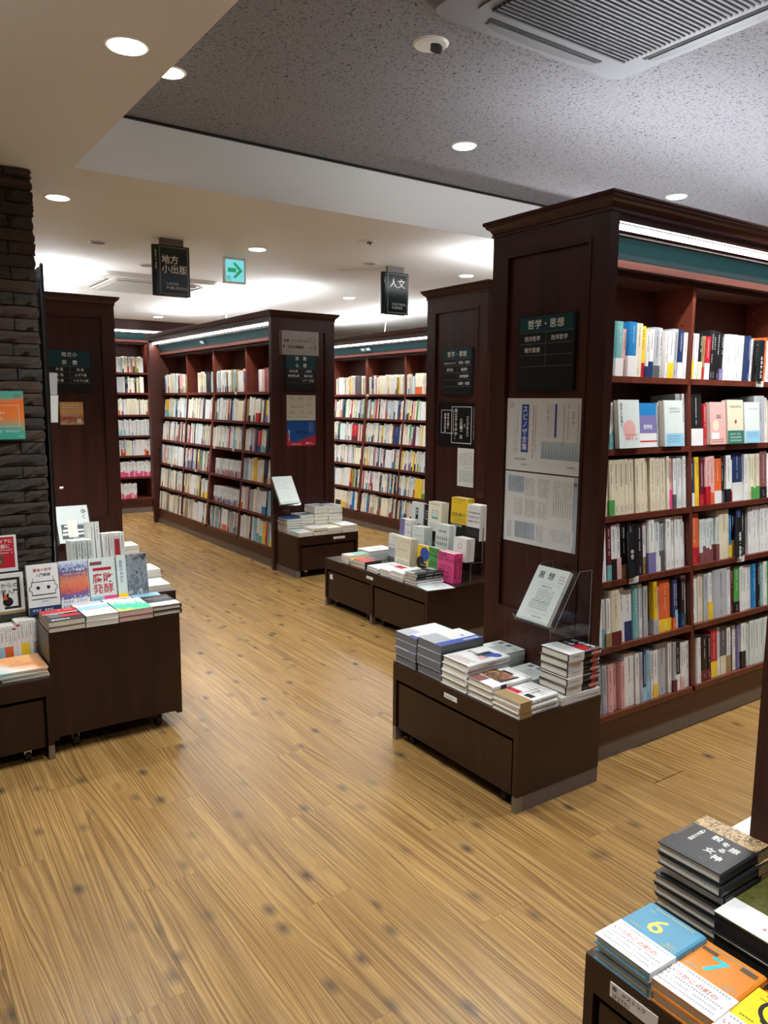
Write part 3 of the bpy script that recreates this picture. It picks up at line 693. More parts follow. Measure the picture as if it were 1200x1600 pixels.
# nearest bay of the religion bookcase, book by book
U2 = Vector((0, 1, 0)); LX = (-1, 0, 0)
def rnd_spec(n, seed, pal='WWWWWWWWWWWCCIIIIIJJJLSKKRPYTNA', band='RYKOBTENPAGV'):
    r = random.Random(seed); out = []
    for i in range(n):
        s = r.choice(pal)
        if r.random() < .34: s += r.choice(band)
        out.append(s + '%.1f' % r.choice((1.2, 1.5, 1.8, 2.2, 2.8)) + r.choice('ccdddeef'))
    return ' '.join(out)
RD = {0: 'L1.5c X1.6d X1.6d X1.6d W2e WY2.4f W3h', 3: None, 4: None}
for ri in range(6):
    z = L1R[ri]; zz = z
    spec = rnd_spec(16, 40 + ri)
    u0, u1 = .047, .81
    if ri == 0: spec = 'W3h WA2.4f W2e X1.6d X1.6d X1.6d X1.6d P1.6c W1.6c L1.6c'; u1 = .62
    shelf_row(spec, P_L1, U2, LX, u0, u1, zz, front(z), 0 if ri == 0 else TH, NUM[ri], "religion bookcase's end bay", 'right', 'books in the end bay of the religion bookcase', zscale=1.05)

# the remaining shelf books: one mass
V_, F_, T_ = [], [], []
rs = random.Random(77)
def sbox(P, u0, u1, d0, d1, z0, z1, lean, c0, c1, fr):
    def q(u, d, z): return P(u, d + (z - z0) * math.tan(lean), z - (d - d0) * math.tan(lean))
    def face(pts, c):
        b = len(V_); V_.extend(pts); F_.append(tuple(range(b, b + len(pts)))); T_.append(c)
    zf = z0 + (z1 - z0) * fr
    a = [q(u0, d0, z0), q(u1, d0, z0), q(u1, d0, zf), q(u0, d0, zf)]; face(a, c1)
    face([q(u0, d0, zf), q(u1, d0, zf), q(u1, d0, z1), q(u0, d0, z1)], c0)
    for uu in (u0, u1): face([q(uu, d0, z0), q(uu, d1, z0), q(uu, d1, z1), q(uu, d0, z1)], c0)
    face([q(u0, d0, z1), q(u1, d0, z1), q(u1, d1, z1), q(u0, d1, z1)], lin('#d8d2c4'))
    # title strokes on the spine
    th = u1 - u0; n = rs.randint(3, 8); s = min(.008, th * .5); zt = z1 - .012
    dk = lin('#33302f') if sum(c0[:3]) > .9 else lin('#d8d8d4')
    for i in range(n):
        if rs.random() < .12: continue
        zc = zt - i * s * 1.25; m = (u0 + u1) / 2
        if zc - s < zf: break
        face([q(m - s / 2, d0 - .0006, zc - s * .9), q(m + s / 2, d0 - .0006, zc - s * .9), q(m + s / 2, d0 - .0006, zc - s * .45), q(m - s / 2, d0 - .0006, zc - s * .45)], dk)
        face([q(m - s * .12, d0 - .0006, zc - s), q(m + s * .12, d0 - .0006, zc - s), q(m + s * .12, d0 - .0006, zc), q(m - s * .12, d0 - .0006, zc)], dk)
PALN = {k: lin(v) for k, v in PAL.items()}
def mass_row(P, u0, u1, z, df, lean, pal='WWWWWWWWWWWCCCIIIIIJJJJLSKKGRPYTENA', hs=(.178, .215), ths=(.012, .03), band=None, pband=.36, maxh=None):
    u = u0
    while u < u1 - .008:
        th = min(rs.uniform(*ths), u1 - u)
        c = PALN[rs.choice(pal)]; bcol = c; fr = .3
        if band or rs.random() < pband: bcol = PALN[rs.choice(band or 'RYKOBTENPAGVM')]; fr = rs.choice((.22, .28, .35, .4))
        h = rs.uniform(*hs)
        dd = df + rs.uniform(.004, .016)
        if not band and rs.random() < .05 and u1 - u > .14: th = rs.uniform(.1, .13)
        sbox(P, u + .0004, u + th - .0004, dd, dd + .12, z + .001 - (dd - df) * math.tan(lean), z + h, lean, c, bcol, fr); u += th
EL = [.047, .82, 1.57, 2.295, 3.03]
def segs(E_, i, w=.012): return E_[i] + w, E_[i + 1] - w
fills = {(0, 1): [(.2, 1)], (0, 2): [(0, .7)], (0, 3): [(.0, 1)]}
for bi in (1, 2, 3):
    a, b = segs(EL, bi, .024 if bi in (1, 2) else .012)
    for ri in range(6):
        z = L1R[ri]; hs = (.178, .212); ths = (.013, .028); band = None; pal = 'WWWWWWWWWWWCCCIIIIIJJJJLSKKRPYTNA'; x0, x1 = a, b
        if ri == 0 and bi == 1: x0, x1 = a, b - .02
        if ri == 0 and bi == 2: x0, x1 = a, a + (b - a) * .62
        if bi == 1 and ri in (3, 4): hs = (.15, .155); pal = 'WWWJ'; band = 'RNBKOGTV'; x1 = b - .09; ths = (.012, .016)
        if bi in (2, 3) and ri in (4, 5): pal = 'IIIICCCCWWWJAK'
        if bi == 1 and ri == 5: pal = 'WWWWJJCLRPKT'
        mass_row(P_L1, x0, x1, z, front(z), 0 if ri == 0 else TH, pal, hs, ths, band)
EB = [.047, .78, 1.507, 2.215, 2.93]
for bi in range(4):
    a, b = segs(EB, bi, .024 if bi in (1, 2) else .012)
    for ri in range(6):
        z = L1R[ri]
        mass_row(P_B, a, b, z, front(z), 0 if ri == 0 else TH, 'WWWWWWWWCCCIIIIIJJJLSKRPYEGN' if ri < 5 else 'IIIICCWWWKGB', (.18, .215), (.013, .03))
EF = [.032, .76, 1.495, 2.2, 2.96]
for bi in range(4):
    a, b = segs(EF, bi, .016)
    for ri, z in enumerate([1.733, 1.489, 1.221, .965, .718, .454, .184]):
        x0, x1 = a, b; band = None; pal = 'WWWWCCIIJKSLA'; hs = (.175, .2)
        if ri in (5, 6) : pal = 'WWWW'; band = 'HHP'; ths = (.016, .018)
        if ri == 3: pal = 'WWJW'; band = 'WWS'
        if ri in (0, 1): x1 = b - .05
        if ri == 6: x1 = a + (b - a) * .74
        mass_row(P_F, x0, x1, z, .05, 0, pal, hs, (.016, .026), band)
for P, rows, E2 in ((P_M1, M1R, (1.475, 2.185)), (P_M1, M1R, (2.215, 2.95)), (P_M2, M1R, (.05, .725)), (P_M2, M1R, (.755, 1.44)), (P_M2, M1R, (1.48, 2.9))):
    for ri, z in enumerate(rows): mass_row(P, E2[0], E2[1], z, front(z), 0 if ri == 0 else TH)
for ri, us in HID: mass_row(P_M1, .047, us, M1R[ri], front(M1R[ri]), 0 if ri == 0 else TH)
me = bpy.data.meshes.new('shelved_books'); me.from_pydata(V_, [], F_)
ca = me.color_attributes.new('tint', 'FLOAT_COLOR', 'CORNER'); buf = []
for f, c in zip(F_, T_): buf.extend(list(c) * len(f))
ca.data.foreach_set('color', buf); me.materials.append(MATS['book_cloth'])
mo = bpy.data.objects.new('shelved_books', me); COL.objects.link(mo)
tag(mo, 'tightly packed small spines filling the far bookcases beyond the aisle', 'books', kind='stuff')
# black index plates standing out of the religion bookcase
for k, (z, u) in enumerate(((L1R[0], 2.99), (L1R[3], 2.99))):
    b = MB().box(0, .012, 0, .05, 0, .16, 'sign_board'); b.marks((-.0006, .03, .12), (0, -1, 0), (0, 0, 1), .016, 4, 'letter_white')
    o = tag(b.build('index_plate'), ('black divider plate at the far end of the religion bookcase, top row', 'black divider plate at the far end of the religion bookcase, row four')[k], 'divider plate', 'black index plates between books')
    o.location = P_L1(u - .03, front(z) - .02, z + .002)
for k, (P, u, z, lb) in enumerate(((P_L1, 1.02, L1R[0], 'white tag on the top shelf edge of the religion bookcase'), (P_L1, 1.0, L1R[2], 'white tag on the third shelf edge of the religion bookcase, nearer one'),
                                    (P_L1, 1.45, L1R[2], 'white tag on the third shelf edge of the religion bookcase, farther one'), (P_L1, 2.62, L1R[3], 'white tag on the fourth shelf edge of the religion bookcase'),
                                    (P_L1, 1.9, L1R[3], 'white tag on the fourth shelf edge near the thick upright'), (P_B, 1.46, L1R[0], 'white tag on the top shelf edge of the pale bookcase'))):
    b = MB().box(-.001, 0, 0, .05, -.014, .012, 'plastic_white'); b.marks((-.0016, .046, -.006), (0, -1, 0), (0, 0, 1), .009, 4, 'ink_grey', vert=False)
    o = tag(b.build('shelf_tag'), lb, 'label', 'white tags clipped to shelf edges'); o.location = P(u, front(z) - .0045, z - .01)
# lettering plates on the teal bands
def band_plate(P, u, txt, label, U, w=.16):
    n = Vector((0, 0, 0)); b = MB(); p0 = Vector(P(u, .117, 1.975)); dn = Vector(P(0, .055, -.068)) - Vector(P(0, 0, 0)); dn.normalize()
    r = -Vector(U) if abs(Vector(U).y) else Vector(U); nn = r.cross(-dn); nn.normalize()
    c = p0 + nn * .004
    b.prism([c + r * a + dn * e for a, e in ((-w / 2, -.028), (w / 2, -.028), (w / 2, .028), (-w / 2, .028))], [c - nn * .003 + r * a + dn * e for a, e in ((-w / 2, -.028), (w / 2, -.028), (w / 2, .028), (-w / 2, .028))], 'sign_teal')
    b.text(txt, c + nn * .0012 + dn * .012, r, -dn, .036, 'letter_white', align='c')
    tag(b.build('band_sign', loc=tuple(c)), label, 'sign')
band_plate(P_L1, 1.75, '宗教', 'small white-lettered plate on the teal band of the religion bookcase', (0, 1, 0), .14)
band_plate(P_B, 1.47, '哲学・思想', 'small white-lettered plate on the teal band of the pale bookcase', (0, 1, 0), .22)

# ------------------------------------------------------------------ acrylic stands
def acrylic_stand(name, label, pts_side, width_vec, base):
    """pts_side: polyline of the bent sheet seen from the side; extruded along width_vec"""
    t = thing(name, label, 'book stand', base); wv = Vector(width_vec); th = .003
    for i in range(len(pts_side) - 1):
        a, b = Vector(pts_side[i]), Vector(pts_side[i + 1]); d = (b - a).normalized(); n = d.cross(wv.normalized()) * th
        MB().prism([a, b, b + n, a + n], [a + wv, b + wv, b + n + wv, a + n + wv], 'acrylic').build('sheet', t)
        e = MB()
        for off in (Vector((0, 0, 0)), wv): e.tube([a + off, b + off], .0006, 'acrylic_edge', 4)
        e.build('edge', t)
    return t
# ------------------------------------------------------------------ table by the front bookcase
T1Z = .337; WT1 = 'on front table'
b = bk_('hardcover_book', .14, .205, .0315, 'W', spine='G', pages='pages_grey', prints=[('q', 0, .0, .55, .34, 'L'), ('q', .6, 0, 1, .1, 'ink_blue')])
stack(b, 4, 1.795, 2.487, T1Z, FLAT_X, WT1, 'grey-edged white book at the far corner', .003)
b = bk_('hardcover_book', .15, .212, .0345, 'W', spine='G', pages='pages_grey', prints=[('q', 0, .0, .75, .42, 'L'), ('q', .72, 0, 1, 1, 'ink_blue'), ('t', '倫理学研究', .82, .95, .1, 'ink_white', 'v'), ('o', .55, .75, .05, 'ink_blue')])
stack(b, 4, 1.798, 2.342, T1Z, FLAT_X, WT1, 'grey-edged white book with blue stripe', .003)
b = bk_('hardcover_book', .146, .21, .0265, 'W', hard=True, prints=[('o', .62, .72, .2, 'ink_blue'), ('o', .78, .8, .16, 'ink_blue'), ('q', .42, .5, .6, .85, 'ink_black'), ('t', '記号論哲学', .1, .52, .15, 'ink_grey'), ('q', .62, .42, .85, .56, 'P'), ('m', .1, .2, .06, 13, 3, 'ink_red'), ('sm', .9, .009, 9, 'ink_grey')])
stack(b, 4, 1.795, 2.186, T1Z, FLAT_X, WT1, 'white book with a blue blot and red print', .003)
b = bk_('hardcover_book', .132, .195, .0235, 'W', hard=True, prints=[('q', .0, .28, .8, .72, 'print_painting'), ('q', .8, .28, .9, .75, 'ink_black'), ('q', .2, .72, .62, .8, 'ink_black'), ('q', 0, 0, .5, .26, 'X'), ('s', .2, .34, 'ink_black'), ('sm', .9, .008, 9, 'ink_grey')])
stack(b, 3, 1.795, 2.036, T1Z, FLAT_X, WT1, 'white book with brown painted cover', .003)
b = bk_('hardcover_book', .13, .19, .018, 'W', hard=True, band=('A', .3), prints=[('q', .0, .33, .45, .48, 'R'), ('q', .5, .34, .52, .9, 'ink_grey'), ('t', '生と死', .6, .78, .12, 'ink_grey', 'v'), ('q', .62, .36, .9, .5, 'ink_black'), ('m', .1, .75, .08, 10, 2, 'ink_grey'), ('sm', .9, .009, 9, 'ink_grey')])
stack(b, 3, 1.79, 1.898, T1Z, FLAT_X, WT1, 'white book with tan band and red label', .003)
b = bk_('paperback_book', .142, .2, .0145, 'W', prints=[])
stack(b, 2, 2.004, 1.908, T1Z, FLAT_X, WT1, 'blank white paperback under the black books', .001)
b = bk_('hardcover_book', .132, .172, .0295, 'K', hard=True, band=('W', .46, [('#', .1, .38, .06, 'ink_grey'), ('#', .1, .28, .06, 'ink_grey'), ('#', .1, .18, .05, 'ink_grey')]),
        prints=[('t', '暗号の', .12, .78, .22, 'ink_white'), ('q', .52, .5, .98, .74, 'R'), ('t', '社会', .1, .56, .2, 'ink_white'), ('s', .74, .9, 'R'), ('st', '暗号社会', .99, .013, 'ink_white'), ('t', '入門', .6, .8, .17, 'ink_white')])
stack(b, 5, 2.03, 1.902, T1Z + .0325, FLAT_X, WT1, 'black book with white band and red lettering', .004)
mg = [('t', '思', .12, .79, .2, 'ink_black'), ('t', '想', .42, .79, .2, 'ink_black'), ('m', .76, .86, .045, 4, 3, 'ink_grey'), ('q', .1, .7, .9, .703, 'ink_grey'), ('q', .1, .16, .9, .163, 'ink_grey'),
      ('t', '増殖するもの', .36, .63, .055, 'ink_grey'), ('m', .3, .57, .035, 14, 6, 'ink_grey'), ('m', .22, .36, .035, 16, 4, 'ink_grey'), ('m', .45, .08, .05, 6, 1, 'ink_grey')]
b = bk_('magazine', .148, .17, .0085, 'J', pages='pages', prints=mg)
stack(b, 7, 2.035, 2.3, T1Z, FLAT_X, WT1, 'pale-grey thought magazine', .003)
b = bk_('magazine', .148, .17, .0085, 'J', prints=mg)
stack(b, 2, 2.035, 2.12, T1Z, FLAT_X, WT1, 'pale-grey thought magazine in the lower pile', .003)
acrylic_stand('book_stand', 'clear acrylic stand holding the thought magazine upright', [(1.985, 2.005, .625), (2.0, 2.005, .6), (2.125, 2.005, .8), (2.19, 2.005, .8), (2.19, 2.005, .342)], (0, -.19, 0), (2.19, 1.9, .337))
o = make_book('magazine', 'pale-grey thought magazine propped on the acrylic stand', .155, .215, .018, 'J', prints=mg, group='thought magazines')
axes(o, (2.0025, 1.992, .606), (0, -1, 0), (.1, 0, .16), (-.16, 0, .1))
# ------------------------------------------------------------------ near corner table
WD = 'on corner table'
def num_book(col, ink, digit, t, extra=()):
    return bk_('hardcover_book', .122, .172, t, col, hard=True, band=('W', .44, [('#', .06, .38, .045, 'ink_grey'), ('いつかこの町の', .04, .26, .115, 'ink_coral'), ('#', .06, .2, .04, 'ink_grey'), ('#', .06, .13, .035, 'ink_grey'), ('#', .06, .06, .035, 'ink_grey')]),
               prints=[('t', digit, .3, .56, .56, ink), ('t', digit, .305, .562, .56, ink), ('t', digit, .295, .558, .56, ink), ('m', .15, .93, .045, 15, 1, ink), ('m', .12, .86, .03, 4, 1, ink), ('m', .72, .52, .04, 5, 2, ink), ('m', .1, .5, .04, 5, 1, ink), ('sm', .92, .008, 6, 'ink_white')] + list(extra))
plain('gold', '#e6c45a', .4); plain('cyan', '#18b5cf', .4)
PAL['Q'] = '#4b88a4'; CN['Q'] = 'steel-blue'; PAL['Z'] = '#d77f22'; CN['Z'] = 'amber'; PAL['U'] = '#f2cf1f'; CN['U'] = 'bright-yellow'
b = num_book('Q', 'gold', '6', .0178)
stack(b, 3, 1.112, .872, .333, FLAT_X, WD, 'steel-blue hardcover with gold numeral six', .003)
b = num_book('Z', 'cyan', '7', .0215, [('q', .1, .84, .35, .9, 'ink_brown'), ('q', .7, .86, .95, .93, 'ink_brown')])
stack(b, 2, 1.115, .748, .333, FLAT_X, WD, 'orange hardcover with turquoise numeral seven', .004)
b = num_book('U', 'ink_black', '8', .02, [('o', .5, .78, .3, 'ink_black'), ('o', .5, .78, .24, 'U')])
stack(b, 2, 1.085, .624, .333, FLAT_X, WD, 'bright-yellow hardcover cut by the frame', .003)
b = bk_('hardcover_book', .145, .182, .0228, 'K', hard=True, prints=[('q', 0, .72, 1, 1, 'print_crowd'), ('s', .72, 1.0, 'print_crowd'), ('t', '骰', .40, .58, .15, 'ink_white'), ('t', 'を', .57, .55, .13, 'ink_white'), ('t', '振', .72, .50, .15, 'ink_white'), ('t', 'る', .62, .40, .13, 'ink_white'), ('t', '女', .50, .28, .16, 'ink_white'), ('t', '神', .66, .2, .16, 'ink_white'), ('t', '人類史の発明', .2, .68, .07, 'ink_white', 'v'), ('m', .05, .1, .035, 18, 2, 'ink_grey'), ('q', .0, .3, .06, .68, 'ink_brown')])
b2 = stack(b, 6, 1.357, .912, .333, FLAT_X, WD, 'thick black hardcover with crowd-patterned head', .007)
b = bk_('hardcover_book', .15, .2, .042, 'print_camo', spine='K', hard=True, pages='rubber', band=('W', .36, [('#', .55, .28, .06, 'ink_red'), ('#', .55, .2, .06, 'ink_red'), ('#', .55, .12, .06, 'ink_red')]), prints=[('t', '森', .7, .6, .2, 'ink_white')])
stack(b, 2, 1.322, .758, .333, FLAT_X, WD, 'glossy black boxed volume with olive cover', .002)
o = bk_('paperback_book', .108, .19, .03, 'W', prints=[('t', '意', .25, .1, .14, 'ink_black'), ('m', .1, .3, .04, 12, 3, 'ink_grey')])
stack(o, 2, 1.575, .93, .333, FLAT_X, 'on aisle table', 'plain white paperback', .0)
# ------------------------------------------------------------------ wide two-drawer table
WT2 = 'on two-drawer table'; Z2 = .333
def s2(n, y1, w, h, t, col, desc, x=2.66, hard=False, **k):
    return stack(bk_('paperback_book', w, h, t, col, hard=hard, **k), n, x, y1, Z2, FLAT_X, WT2, desc, .003)
o = bk_('booklet', .155, .185, .003, 'J', prints=[('m', .15, .85, .05, 12, 6, 'ink_grey'), ('q', .5, 0, .51, 1, 'E')], pages='pages'); stack(o, 1, 2.668, 3.512, Z2, FLAT_X, WT2, 'thin pale-green booklet at the front edge', 0, rz=-8)
o = bk_('hardcover_book', .125, .195, .0165, 'L', spine='K', hard=True, band=None, prints=[('q', 0, .55, 1, .8, 'K'), ('q', .6, 0, 1, 1, 'K'), ('m', .65, .6, .08, 4, 1, 'ink_white'), ('q', .1, .15, .55, .5, 'G'), ('sm', .95, .009, 12, 'ink_white')])
stack(o, 2, 2.66, 3.604, Z2 + .036, FLAT_X, WT2, 'black and silver hardcover on white books', .004)
s2(2, 3.606, .125, .2, .0165, 'W', 'white hardcover under the black and silver books', hard=True)
s2(2, 3.745, .13, .19, .024, 'W', 'plain white paperback with cream edges')
s2(1, 3.86, .1, .18, .04, 'W', 'thick white book with red stripe', prints=[('q', .0, .55, 1, .85, 'R'), ('s', .4, .7, 'R')])
s2(2, 4.01, .125, .2, .0155, 'W', 'white hardcover with black back board', hard=True, prints=[('m', .2, .7, .06, 9, 2, 'ink_grey')], pages='pages')
s2(2, 4.17, .14, .19, .0225, 'R', 'red and black book with white lettering', prints=[('q', 0, .45, 1, 1, 'K'), ('q', .0, .5, .6, .7, 'X'), ('s', .3, 1, 'ink_black'), ('st', '資本主義', .95, .012, 'ink_white')], spine='K')
s2(2, 4.225, .045, .15, .018, 'Y', 'yellow-topped white booklet', x=2.668)
s2(3, 4.315, .085, .165, .0175, 'W', 'white paperback with teal corner', prints=[('q', 0, .35, 1, 1, 'T')])
s2(3, 4.43, .145, .21, .017, 'W', 'large white book with a grey picture', x=2.865, prints=[('q', .3, .3, .8, .6, 'print_bookpile')])
FX = (-1, 0, 0)
def s2f(label, x, y1, w, h, t, col, z=Z2 + .001, lean=.05, n=1, **k):
    o = make_book('paperback_book', label, w, h, t, col, group='cover-out books on two-drawer table', **k); stand(o, (x, y1, z), FX, lean)
    for i in range(1, n):
        c = copy_tree(o); stand(c, (x + i * (t + .003), y1 - i * .004, z), FX, lean); c['label'] = label + ', copy %s it' % ('right behind' if i == 1 else 'two behind')
    return o
s2f('magenta book reading Debt the World, standing at the table end', 2.905, 3.562, .15, .178, .03, 'H', n=2, prints=[('t', 'Debt', .05, .84, .24, 'ink_black'), ('t', 'the World', .05, .7, .22, 'ink_black'), ('t', 'WORD', .1, .48, .13, 'ink_black'), ('t', 'BALES', .1, .36, .13, 'ink_black'), ('m', .1, .28, .1, 6, 2, 'ink_black'), ('m', .62, .5, .05, 6, 7, 'ink_black'), ('sm', .95, .014, 9, 'ink_black')], spine='H')
s2f('bright green book reading The WE People, half behind the magenta one', 2.93, 3.69, .125, .178, .025, 'E', prints=[('t', 'The WE', .05, .84, .25, 'ink_black'), ('t', 'People', .05, .68, .25, 'ink_black'), ('t', 'WORD', .12, .44, .17, 'ink_black'), ('m', .12, .36, .1, 6, 4, 'ink_black')])
s2f('yellow book with a blue disc on its cover', 2.94, 3.822, .126, .172, .025, 'Y', prints=[('o', .62, .68, .36, 'ink_blue'), ('o', .3, .36, .3, 'K'), ('o', .62, .22, .22, 'K'), ('m', .3, .25, .07, 7, 1, 'ink_white'), ('m', .15, .06, .05, 13, 1, 'ink_black')])
s2f('beige book standing between yellow and grey-blue covers', 2.905, 4.012, .165, .2, .026, 'C', n=2, prints=[('q', 0, 0, 1, .33, 'I'), ('m', .35, .86, .045, 11, 1, 'ink_brown'), ('m', .15, .58, .05, 12, 1, 'ink_brown'), ('m', .1, .22, .06, 13, 2, 'ink_brown')])
s2f('grey-blue and white book at the far end of the front row', 2.96, 4.168, .15, .192, .024, 'W', prints=[('q', 0, 0, 1, .52, 'L'), ('q', 0, 0, 1, .2, 'G'), ('m', .3, .86, .045, 9, 1, 'ink_grey'), ('m', .1, .58, .06, 13, 1, 'ink_grey'), ('m', .1, .3, .05, 14, 3, 'ink_white')])
ZA, ZB = .455, .575
acrylic_stand('display_riser', 'clear two-step acrylic riser under the upper rows of books', [(2.985, 4.17, .337), (2.985, 4.17, ZA - .004), (3.075, 4.17, ZA - .004), (3.075, 4.17, ZB - .004), (3.175, 4.17, ZB - .004), (3.175, 4.17, .337)], (0, -.79, 0), (3.08, 3.8, .333))
s2f('lavender-spined white book on the middle step', 3.0, 4.10, .125, .178, .022, 'W', z=ZA, n=2, prints=[('q', 0, 0, .45, 1, 'V'), ('m', .52, .78, .1, 4, 1, 'ink_blue'), ('m', .52, .5, .1, 4, 1, 'ink_blue'), ('m', .55, .25, .1, 4, 1, 'ink_blue')])
s2f('silver book with fine print on the middle step', 2.998, 3.945, .125, .15, .03, 'J', z=ZA, n=2, prints=[('m', .2, .6, .06, 11, 1, 'ink_grey'), ('m', .2, .3, .05, 12, 1, 'ink_grey')])
s2f('white book with rows of small black figures on the middle step', 2.995, 3.708, .13, .195, .024, 'J', z=ZA, n=2, prints=[('t', '言語と運動', .22, .76, .11, 'ink_black')] + [('q', .12 + i * .14, .5 + j * -.17, .17 + i * .14, .61 + j * -.17, 'ink_black') for i in range(6) for j in range(2)] + [('m', .12, .2, .07, 11, 2, 'ink_grey')])
s2f('off-white book with a round emblem, nearest on middle step', 2.99, 3.518, .118, .14, .03, 'W', z=ZA, n=2, prints=[('o', .5, .65, .14, 'ink_grey'), ('o', .5, .65, .11, 'W'), ('m', .22, .25, .09, 6, 1, 'ink_grey')])
s2f('beige book with black title panel on the top step', 3.095, 4.095, .128, .165, .022, 'J', z=ZB, prints=[('q', .36, .32, .58, .78, 'ink_black'), ('t', '身体', .38, .74, .16, 'ink_white', 'v'), ('q', 0, 0, 1, .14, 'M')])
s2f('black book edge between beige and pale-yellow covers on the top step', 3.1, 3.962, .05, .16, .022, 'K', z=ZB, prints=[('m', .2, .7, .2, 3, 4, 'ink_white')])
s2f('pale-yellow book with a blue picture on the top step', 3.09, 3.902, .135, .188, .026, 'I', z=ZB, n=2, prints=[('m', .2, .9, .06, 10, 1, 'ink_grey'), ('q', .26, .42, .76, .72, 'L'), ('q', .3, .5, .72, .7, 'J'), ('q', .3, .42, .72, .5, 'T'), ('q', 0, 0, 1, .3, 'W'), ('m', .1, .24, .05, 16, 3, 'ink_grey')])
s2f('tall yellow and black book at the top of the display', 3.12, 3.712, .155, .235, .024, 'Y', z=ZB, n=2, prints=[('q', 0, 0, 1, .3, 'K'), ('m', .12, .93, .06, 12, 1, 'ink_black'), ('m', .12, .85, .05, 12, 1, 'ink_brown'), ('t', '自由の', .05, .5, .2, 'ink_brown'), ('t', '465?', .52, .5, .22, 'ink_brown'), ('m', .15, .42, .05, 14, 2, 'ink_brown'), ('m', .1, .22, .12, 6, 1, 'ink_white')])
s2f('white and black book reading Ownership, near end of the top step', 3.085, 3.51, .118, .215, .03, 'W', z=ZB, n=2, prints=[('q', 0, 0, 1, .36, 'K'), ('t', 'OWNERSHIP', .1, .74, .15, 'ink_black'), ('t', 'ENTERPRISE', .07, .62, .15, 'ink_black'), ('t', 'DEMOCRACY', .08, .5, .14, 'ink_black'), ('m', .2, .9, .04, 12, 1, 'ink_grey'), ('m', .15, .24, .05, 13, 3, 'ink_grey')])
# ------------------------------------------------------------------ small table by the religion bookcase
WT3 = 'on far small table'
def s3(n, x, y, w, h, t, col, desc, **k): return stack(bk_('paperback_book', w, h, t, col, **k), n, x, y, .333, FLAT_Y, WT3, desc, .003)
s3(2, 2.875, 5.302, .13, .17, .0155, 'W', 'white paperback with pale-green picture', prints=[('q', .1, .3, .7, .9, 'J'), ('q', .1, .55, .55, .8, 'T'), ('q', .8, 0, 1, 1, 'I')])
s3(3, 3.007, 5.302, .126, .17, .0175, 'W', 'white paperback with yellow corner and red dot', prints=[('q', 0, 0, .35, .3, 'Y'), ('q', 0, 0, 1, .12, 'I'), ('m', .3, .6, .07, 8, 2, 'ink_grey')])
s3(3, 3.137, 5.302, .135, .17, .0155, 'I', 'ivory paperback with faint print', prints=[('m', .2, .6, .07, 8, 3, 'ink_grey')])
s3(3, 3.278, 5.302, .145, .2, .0185, 'W', 'white paperback with grey wash at the corner', prints=[('q', .3, .3, .8, .8, 'J'), ('q', .5, .35, .8, .55, 'L')])
s3(6, 2.868, 5.485, .13, .175, .019, 'B', 'blue-covered paperback at the panel side', prints=[('q', 0, .3, 1, 1, 'ink_blue'), ('m', .2, .7, .06, 9, 2, 'ink_white')])
s3(6, 2.99, 5.49, .125, .175, .0225, 'W', 'white paperback with navy patch', prints=[('q', .2, .25, .9, .8, 'L'), ('q', .3, .1, .95, .5, 'N')])
s3(7, 3.12, 5.485, .13, .175, .0285, 'W', 'thick cream-edged book with dark picture', prints=[('q', .1, .1, .9, .9, 'L'), ('q', .5, .1, .9, .4, 'K')])
s3(7, 3.255, 5.49, .135, .175, .0275, 'J', 'grey-covered book with navy stripe', prints=[('q', .1, .1, .9, .9, 'L'), ('q', .3, .1, .9, .35, 'N')])
acrylic_stand('book_stand', 'dark-edged acrylic stand propping a white magazine by the panel', [(2.78, 5.44, .605), (2.78, 5.445, .572), (2.78, 5.605, .79), (2.78, 5.66, .79), (2.78, 5.66, .34)], (.19, 0, 0), (2.88, 5.66, .333))
o = make_book('magazine', 'plain white magazine with faint cross of print, propped by the religion bookcase panel', .178, .256, .008, 'J', prints=[('m', .48, .86, .03, 1, 6, 'ink_grey'), ('m', .42, .55, .05, 5, 1, 'ink_grey'), ('m', .48, .35, .03, 1, 7, 'ink_grey'), ('q', .1, .55, .36, .5525, 'ink_grey')], group='magazines')
axes(o, (2.786, 5.447, .582), (1, 0, 0), (0, .15, .205), (0, -.205, .15))
# ------------------------------------------------------------------ taller plain table
WTA = 'on pillar table'; ZP = .5
def sa(n, x, y, w, h, t, col, desc, **k): return stack(bk_('paperback_book', w, h, t, col, **k), n, x, y, ZP, FLAT_Y, WTA, desc, .002)
sa(2, .582, 3.103, .136, .186, .0215, 'K', 'black and red paperback at the front corner', prints=[('q', 0, .66, 1, 1, 'R'), ('q', 0, .62, 1, .66, 'W'), ('q', .4, .3, 1, .48, 'R'), ('o', .3, .42, .2, 'G'), ('t', '批評記号', .1, .08, .13, 'ink_white'), ('m', .5, .85, .08, 5, 1, 'ink_white'), ('m', .1, .55, .06, 8, 1, 'ink_white')])
sa(2, .722, 3.104, .126, .186, .022, 'J', 'pale-blue landscape paperback', prints=[('q', 0, .45, 1, .85, 'S'), ('q', 0, .3, 1, .5, 'J'), ('q', .2, .5, .9, .62, 'L'), ('m', .3, .3, .06, 9, 1, 'ink_grey'), ('q', 0, 0, 1, .2, 'W')])
sa(2, .852, 3.106, .138, .186, .0225, 'print_colorful', 'paperback with bright green and pink painting', pages='pages_pink', spine='P')
sa(2, .993, 3.108, .12, .188, .0215, 'K', 'black hardcover with white lettering', hard=True, prints=[('q', 0, 0, 1, .35, 'J'), ('q', 0, 0, 1, .14, 'L'), ('t', 'EUDAIMONISM', .08, .7, .12, 'ink_white'), ('m', .3, .55, .06, 9, 1, 'ink_white')])
sa(1, .73, 3.294, .12, .1, .03, 'W', 'white sheet-like book behind the landscape paperback', prints=[('m', .1, .8, .07, 12, 3, 'ink_blue')])
